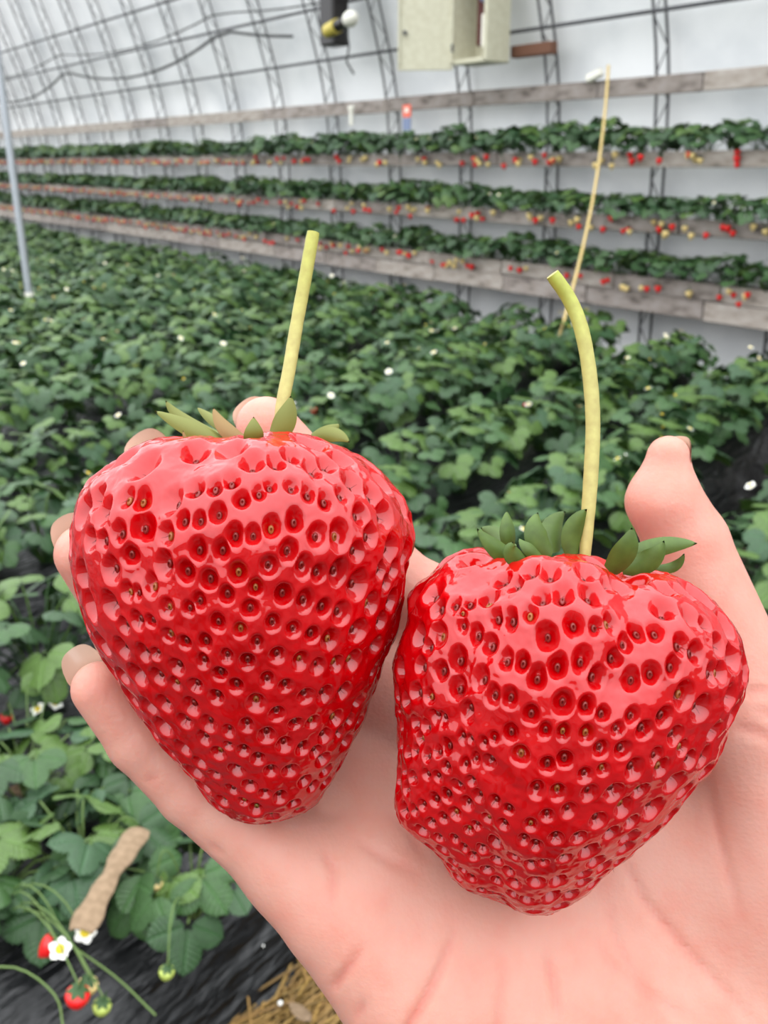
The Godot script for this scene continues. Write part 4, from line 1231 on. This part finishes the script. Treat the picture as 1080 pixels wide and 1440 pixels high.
func build_berry(label: String, at: Vector3, d: Dictionary) -> Node3D:
	var NT := 440
	var NF := 420
	var NB := 140
	var NP := NF + NB
	var P := PackedVector3Array()
	P.resize(NT * NP)
	var cs := PackedFloat32Array()
	var sn := PackedFloat32Array()
	for j in NP:
		var a := PI * (j + 0.5) / NF if j < NF else PI + PI * (j - NF + 0.5) / NB
		cs.append(cos(a))
		sn.append(sin(a))
	for i in NT:
		var u := float(i) / (NT - 1)
		var t := 0.5 - 0.5 * cos(PI * u)
		t = lerpf(u, t, 0.35)
		var l := Vector2(curve_at(d.lx, t), curve_at(d.ly, t))
		var r := Vector2(curve_at(d.rx, t), curve_at(d.ry, t))
		var m := (l + r) * 0.5
		var h := (r - l) * 0.5
		var dep := h.length() * 0.86
		var mz := -0.9 * smoothstep(0.45, 1.0, t)
		for j in NP:
			var c := cs[j]
			var s := sn[j]
			P[i * NP + j] = Vector3(m.x + c * h.x, m.y + c * h.y, mz + s * dep)
	var Nn := grid_normals(P, NT, NP)
	# broad lobes and folds of the fruit
	for i in NT:
		for j in NF:
			var k := i * NP + j
			var p := P[k]
			var p2 := Vector2(p.x, p.y)
			var w := smoothstep(0.0, 0.5, sn[j])
			var o := 0.0
			for q in d.lobes:
				o += 0.13 * exp(-p2.distance_squared_to(Vector2(q[0], q[1])) / 1.1)
			for fi in d.folds.size():
				var fd := fold_dist(p2, d.folds[fi])
				if fd < 1.2:
					o -= d.fold_depth[fi] * exp(-pow(fd / d.fold_width[fi], 2.0))
			P[k] = p + Nn[k] * (o * w)
	for q in d.bulges:
		var bc := Vector3(q[0], q[1], q[2])
		for k in NT * NP:
			var bd := P[k].distance_squared_to(bc)
			if bd < q[4] * q[4] * 6.0:
				P[k] += Vector3(q[5], q[6], 0.0) * (q[3] * exp(-bd / (q[4] * q[4])))
	Nn = grid_normals(P, NT, NP)
	# achenes: those read off the front, then others wherever there is room
	var ap := PackedVector3Array()
	var an := PackedInt32Array()
	var list: Array = d.achenes
	for q in range(0, list.size(), 2):
		var best := 1e9
		var bk := -1
		for i in range(0, NT, 4):
			for j in range(0, NF, 4):
				var k := i * NP + j
				var dx: float = P[k].x - list[q]
				var dy: float = P[k].y - list[q + 1]
				var dd := dx * dx + dy * dy
				if dd < best:
					best = dd
					bk = k
		ap.append(P[bk])
		an.append(bk)
	var traced := ap.size()
	var tries := 0
	while tries < 5200:
		tries += 1
		var i := int(pow(rng.randf(), 0.9) * (NT - 30)) + 22
		if i >= NT: continue
		var j := rng.randi() % NF if rng.randf() < 0.62 else NF + rng.randi() % NB
		var k := i * NP + j
		var t := float(i) / NT
		var gap: float = lerpf(0.66, 0.36, smoothstep(0.1, 0.8, t))
		if j < NF and P[k].x < d.dense.x and P[k].y < d.dense.y:
			gap = 0.27
		var ok := true
		for q in ap:
			if q.distance_squared_to(P[k]) < gap * gap:
				ok = false
				break
		if ok:
			ap.append(P[k])
			an.append(k)
	# pits
	var H := PackedFloat32Array()
	H.resize(NT * NP)
	H.fill(0.0)
	var pitd := PackedFloat32Array()
	for a in ap.size():
		# room round this achene: mean distance to its three nearest neighbours
		var n1 := 1e9
		var n2 := 1e9
		var n3 := 1e9
		for b in ap.size():
			if b == a: continue
			var q := ap[a].distance_squared_to(ap[b])
			if q < n1:
				n3 = n2
				n2 = n1
				n1 = q
			elif q < n2:
				n3 = n2
				n2 = q
			elif q < n3:
				n3 = q
		var near := clampf(sqrt(n1) * 0.45 + sqrt(n2) * 0.35 + sqrt(n3) * 0.2, 0.2, 0.62)
		var low := float(an[a] / NP) / NT
		var R := near * lerpf(0.53, 0.42, smoothstep(0.3, 0.55, low)) * rnd(0.9, 1.1)
		var dp := R * rnd(0.66, 0.86) * lerpf(1.2, 1.12, smoothstep(0.25, 0.5, low))
		var inner := lerpf(0.1, 0.34, smoothstep(0.25, 0.5, low))
		var stretch := rnd(0.85, 1.15)
		pitd.append(dp)
		var ci := an[a] / NP
		var cj := an[a] % NP
		# extent in rows and columns
		var rowlen := maxf(0.003, P[mini(ci + 1, NT - 1) * NP + cj].distance_to(P[maxi(ci - 1, 0) * NP + cj]) * 0.5)
		var collen := maxf(0.003, P[ci * NP + (cj + 1) % NP].distance_to(P[ci * NP + (cj + NP - 1) % NP]) * 0.5)
		var ri := int(R * 1.7 / rowlen) + 2
		var rj := mini(int(R * 1.5 / collen) + 2, NP / 2 - 1)
		var nA := Nn[an[a]]
		var down := (P[mini(ci + 3, NT - 1) * NP + cj] - P[maxi(ci - 3, 0) * NP + cj]).normalized()
		var across := down.cross(nA).normalized()
		for i in range(maxi(1, ci - ri), mini(NT - 1, ci + ri + 1)):
			for jj in range(cj - rj, cj + rj + 1):
				var k := i * NP + (jj + NP) % NP
				var v := P[k] - ap[a]
				var x := v.dot(across)
				var y := v.dot(down)
				y = y / (lerpf(1.5, 1.2, low) * stretch) if y < 0.0 else y / (lerpf(1.25, 1.05, low) * stretch)
				var e := sqrt(x * x + y * y) / R
				if e >= 1.0: continue
				var prof := -dp * (1.0 - smoothstep(inner, 1.0, e))
				if prof < H[k]: H[k] = prof
	var fn := FastNoiseLite.new()
	fn.frequency = 0.9
	fn.seed = d.seed
	fn.fractal_octaves = 3
	var fine := FastNoiseLite.new()
	fine.frequency = 4.0
	fine.seed = d.seed + 9
	fine.fractal_octaves = 2
	for k in NT * NP:
		var q := P[k]
		P[k] = q + Nn[k] * (H[k] + 0.06 * fn.get_noise_3d(q.x, q.y, q.z) + 0.012 * fine.get_noise_3d(q.x, q.y, q.z))
	for k in NT * NP:
		P[k] *= 0.01
	var mb := MB.new()
	mb.v = P
	mb.n = grid_normals(P, NT, NP)
	var cl := PackedColorArray()
	cl.resize(NT * NP)
	cl.fill(Color(1, 1, 1))
	mb.c = cl
	var uvs := PackedVector2Array()
	uvs.resize(NT * NP)
	mb.uv = uvs
	var ix := PackedInt32Array()
	ix.resize((NT - 1) * NP * 6)
	var w := 0
	for i in NT - 1:
		for j in NP:
			var a := i * NP + j
			var a1 := i * NP + (j + 1) % NP
			ix[w] = a
			ix[w + 1] = a1
			ix[w + 2] = a + NP
			ix[w + 3] = a1
			ix[w + 4] = a1 + NP
			ix[w + 5] = a + NP
			w += 6
	mb.ix = ix
	# keep faces and normals turned outwards
	var mid := (NT / 2) * NP + NF / 2
	if ((P[mid + 1] - P[mid]).cross(P[mid + NP] - P[mid])).dot(mb.n[mid]) > 0.0:
		for q in range(0, ix.size(), 3):
			var s := ix[q + 1]
			ix[q + 1] = ix[q + 2]
			ix[q + 2] = s
		mb.ix = ix
	var t := thing("strawberry", label, "strawberry", Transform3D(Basis(Vector3.RIGHT, deg_to_rad(PITCH)), at))
	part("flesh", mb.mesh(), mats.berry_flesh, t)
	# achenes as bodies of their own, the largest in view first; the rest together
	var shape := MB.new()
	var prof := [Vector2(0.0001, 0.0105), Vector2(0.022, 0.008), Vector2(0.036, 0.0), Vector2(0.03, -0.006)]
	var SP := PackedVector3Array()
	for i in 6:
		for j in 8:
			var a := TAU * j / 8.0
			var b := PI * i / 5.0
			SP.append(Vector3(sin(b) * cos(a) * 0.047, 0.036 * cos(b), sin(b) * sin(a) * (0.08 if sin(a) < 0 else 0.066)) * 0.01)
	shape.grid(SP, 6, 8, true, false)
	if shape.n[8 * 2].dot(shape.v[8 * 2]) < 0:
		shape = MB.new()
		shape.grid(SP, 6, 8, true, true)
	var sm := shape.mesh()
	var hairs := MB.new()
	var far := []
	var count := 0
	for a in ap.size():
		var k := an[a]
		var nA := Nn[k]
		var ci := k / NP
		var cj := k % NP
		var down := (P[mini(ci + 3, NT - 1) * NP + cj] - P[maxi(ci - 3, 0) * NP + cj]).normalized()
		var x := down.cross(nA).normalized()
		var z := x.cross(nA).normalized()
		var sc := clampf(pitd[a] / 0.14, 0.62, 1.1)
		var pos := (ap[a] - nA * (pitd[a] - 0.02)) * 0.01
		var xf := Transform3D(Basis(x, nA, z).scaled(Vector3.ONE * sc), pos)
		# a fine dry style still clings to most of them
		if rng.randf() < 0.75 and nA.z > -0.3:
			var dir := (nA * rnd(0.3, 1.0) + x * rnd(-0.8, 0.8) + down * rnd(-0.2, 0.9)).normalized()
			var l := rnd(0.0007, 0.0016)
			hairs.tube([pos + nA * 0.0003, pos + nA * 0.0004 + dir * l * 0.5, pos + nA * 0.0003 + dir * l + x * rnd(-0.0003, 0.0003)], [0.00005, 0.00004, 0.00002], 3, false)
		if nA.z > -0.25 and count < 290:
			var down_share := float(ci) / NT
			var tone := "achene_red"
			if down_share > 0.83: tone = "achene_olive"
			elif rng.randf() < 0.18: tone = "achene_gold"
			part("achene", sm, mats[tone], t, xf)
			count += 1
		else:
			far.append(xf)
	var mm := MultiMesh.new()
	mm.transform_format = MultiMesh.TRANSFORM_3D
	mm.mesh = sm
	mm.instance_count = far.size()
	for i in far.size(): mm.set_instance_transform(i, far[i])
	var o := MultiMeshInstance3D.new()
	o.name = "rear_achenes"
	o.multimesh = mm
	o.material_override = mats.achene_gold
	t.add_child(o)
	o.set_meta("kind", "stuff")
	var hp := part("styles", hairs.mesh(), mats.style_hair, t)
	hp.set_meta("kind", "stuff")
	# stem
	var pts := []
	var rad := []
	var cps: Array = d.stem
	var xs := cps.map(func(q): return q[0])
	var ys := cps.map(func(q): return q[1])
	var zs := cps.map(func(q): return q[2])
	var f2 := FastNoiseLite.new()
	f2.frequency = 3.0
	for i in 41:
		var u := i / 40.0
		pts.append(Vector3(curve_at(xs, u), curve_at(ys, u), curve_at(zs, u)) * 0.01)
		rad.append(d.stem_r * (0.01) * (lerpf(0.78, 1.0, smoothstep(0.0, 0.25, u)) + 0.05 * f2.get_noise_1d(u * 8.0)))
	rad[40] *= 0.92
	var st := MB.new()
	st.tube(pts, rad, 20)
	for i in 41:
		var tint: Color = d.stem_base.lerp(Color(1, 1, 1), smoothstep(0.0, 0.4, i / 40.0)).lerp(d.stem_tip, smoothstep(0.45, 1.0, i / 40.0))
		for k in 21: st.c[i * 21 + k] = tint
	part("stem", st.mesh(), mats[d.stem_mat], t)
	# sepals
	for q in d.sepals:
		sepal(t, Vector3(q[0][0], q[0][1], q[0][2]), Vector3(q[1][0], q[1][1], q[1][2]), Vector3(q[2][0], q[2][1], q[2][2]), q[3], q[4], Vector3(d.axis, q[0][1] + 1.5, 0.2))
	return t

func sepal(t: Node3D, a: Vector3, b: Vector3, c: Vector3, width: float, tone: String, inner: Vector3) -> void:
	var P := PackedVector3Array()
	var Q := PackedVector3Array()
	var prev := (b - a).normalized()
	for i in 13:
		var u := i / 12.0
		# passes through b half way
		var p := a * ((1 - u) * (1 - 2 * u)) + b * (4 * u * (1 - u)) + c * (u * (2 * u - 1))
		var dirv := (a * (4 * u - 3) + b * (4 - 8 * u) + c * (4 * u - 1)).normalized()
		var face := Vector3(0.25, 0.2, 1.0)
		face = (face - dirv * face.dot(dirv)).normalized()
		var side := dirv.cross(face).normalized()
		var hw := width * 0.5 * pow(maxf(0.0, sin(PI * (0.18 + 0.82 * u))), 0.8)
		for j in 7:
			var s := j / 3.0 - 1.0
			var q := p + side * (s * hw) + face * (-0.35 * hw * s * s + 0.06 * hw)
			P.append(q * 0.01)
			Q.append((q - face * 0.02) * 0.01)
	var mb := MB.new()
	mb.grid(P, 13, 7, false, false)
	var fl := mb.n[6 * 7 + 3].z < 0
	mb = MB.new()
	mb.grid(P, 13, 7, false, fl)
	mb.grid(Q, 13, 7, false, not fl)
	part("sepal", mb.mesh(), mats[tone], t)

func grid_normals(P: PackedVector3Array, rows: int, cols: int) -> PackedVector3Array:
	var N := PackedVector3Array()
	N.resize(rows * cols)
	for i in rows:
		var u := maxi(i - 1, 0) * cols
		var d := mini(i + 1, rows - 1) * cols
		var b := i * cols
		for j in cols:
			var r := j + 1 if j + 1 < cols else 0
			var l := j - 1 if j > 0 else cols - 1
			N[b + j] = (P[d + j] - P[u + j]).cross(P[b + r] - P[b + l]).normalized()
	# poles
	for j in cols:
		N[j] = Vector3.UP
		N[(rows - 1) * cols + j] = Vector3.DOWN
	var mid := (rows / 2) * cols + cols / 3
	if N[mid].z < 0.0:
		for k in N.size(): N[k] = -N[k]
		for j in cols:
			N[j] = Vector3.UP
			N[(rows - 1) * cols + j] = Vector3.DOWN
	return N

func build_berries() -> void:
	build_berry("tall heart-shaped red strawberry with a straight pale stem and small dried sepals", Vector3(-0.0243, 1.1805, -0.1516), {
		"lx": LEFT_LX, "ly": LEFT_LY, "rx": LEFT_RX, "ry": LEFT_RY, "achenes": LEFT_ACHENES, "folds": LEFT_FOLDS, "lobes": LEFT_LOBES,
		"fold_depth": [0.16], "fold_width": [0.3], "bulges": [], "dense": Vector2(-99, -99), "seed": 3, "axis": 0.3,
		"stem": [[0.41, 7.35, 0.00], [0.52, 8.14, 0.00], [0.64, 8.82, -0.10], [0.78, 9.72, -0.20], [0.94, 10.59, -0.20], [1.09, 11.44, -0.20]], "stem_r": 0.125, "stem_base": Color(1.08, 0.86, 0.95), "stem_tip": Color(0.92, 1.0, 0.62), "stem_mat": "stem_left",
		"sepals": [
			[[-0.45, 7.36, 0.30], [-1.07, 7.66, 0.50], [-1.76, 7.99, 0.50], 0.34, "sepal_olive"],
			[[-0.54, 7.50, -0.20], [-1.34, 7.88, -0.30], [-1.73, 8.27, -0.30], 0.26, "sepal_olive"],
			[[-0.10, 7.44, 0.30], [-0.47, 7.67, 0.40], [-0.72, 8.07, 0.30], 0.3, "sepal_dry"],
			[[-0.43, 7.60, -0.40], [-0.88, 7.93, -0.60], [-1.23, 8.19, -0.80], 0.22, "sepal_olive"],
			[[0.09, 7.25, 0.70], [0.13, 7.51, 1.00], [0.12, 7.83, 1.00], 0.36, "sepal_olive"],
			[[0.40, 7.48, 0.40], [0.64, 7.83, 0.50], [0.73, 8.26, 0.50], 0.42, "sepal_olive"],
			[[1.06, 7.58, -0.50], [1.35, 7.71, -0.60], [1.57, 7.85, -0.70], 0.26, "sepal_olive"],
			[[1.10, 7.55, -0.30], [1.48, 7.62, -0.20], [1.78, 7.46, -0.20], 0.3, "sepal_olive"],
			[[-0.67, 7.28, 0.60], [-1.00, 7.34, 0.90], [-1.13, 7.59, 1.00], 0.12, "sepal_dry"]]})
	build_berry("broad lobed red strawberry with upright green sepals and a curved yellow-green stem", Vector3(0.028, 1.1671, -0.1426), {
		"lx": RIGHT_LX, "ly": RIGHT_LY, "rx": RIGHT_RX, "ry": RIGHT_RY, "achenes": RIGHT_ACHENES, "folds": RIGHT_FOLDS, "lobes": RIGHT_LOBES,
		"fold_depth": [0.2, 0.16, 0.12, 0.1, 0.14], "fold_width": [0.42, 0.42, 0.2, 0.2, 0.36], "bulges": [[-2.24, 2.29, 0.2, 0.42, 0.75, -0.95, -0.3], [-1.30, 0.64, 0.2, 0.16, 0.4, -0.4, -0.9]], "dense": Vector2(-0.9, 4.2), "seed": 4, "axis": 0.8,
		"stem": [[0.87, 6.70, 0.00], [0.93, 7.51, 0.00], [1.00, 8.49, 0.00], [1.03, 9.40, 0.00], [0.96, 10.31, 0.00], [0.81, 11.09, 0.00], [0.59, 11.62, 0.00], [0.27, 12.04, 0.10]], "stem_r": 0.135, "stem_base": Color(1.0, 0.93, 0.95), "stem_tip": Color(0.84, 1.04, 0.5), "stem_mat": "stem_left",
		"sepals": [
			[[-0.40, 6.84, 0.50], [-0.81, 7.06, 0.80], [-1.18, 7.42, 0.90], 0.34, "sepal"],
			[[-0.43, 7.02, -0.20], [-0.67, 7.28, -0.40], [-0.98, 7.41, -0.50], 0.34, "sepal"],
			[[-0.50, 7.02, 0.20], [-0.56, 7.38, 0.30], [-0.57, 7.73, 0.20], 0.3, "sepal"],
			[[-0.28, 6.85, 0.90], [-0.60, 7.00, 1.30], [-0.62, 7.20, 1.40], 0.36, "sepal"],
			[[0.18, 6.92, 0.50], [-0.10, 7.30, 0.70], [-0.07, 7.70, 0.60], 0.46, "sepal"],
			[[0.34, 6.95, -0.10], [0.33, 7.38, -0.20], [0.60, 7.72, -0.40], 0.46, "sepal"],
			[[0.65, 6.92, 0.10], [0.65, 7.38, 0.20], [0.86, 7.76, 0.30], 0.4, "sepal"],
			[[1.16, 6.66, 0.80], [1.38, 7.03, 1.10], [1.44, 7.44, 1.20], 0.46, "sepal"],
			[[1.60, 6.85, 0.00], [2.25, 7.08, 0.10], [2.85, 7.14, 0.30], 0.36, "sepal"],
			[[1.45, 6.72, 0.50], [1.87, 6.86, 0.80], [2.08, 7.21, 0.90], 0.4, "sepal"],
			[[2.25, 6.66, -0.30], [2.60, 6.70, -0.20], [2.74, 6.94, -0.10], 0.2, "sepal"],
			[[0.0, 6.86, 0.70], [-0.28, 7.06, 1.00], [-0.45, 7.25, 0.90], 0.24, "sepal"]]})
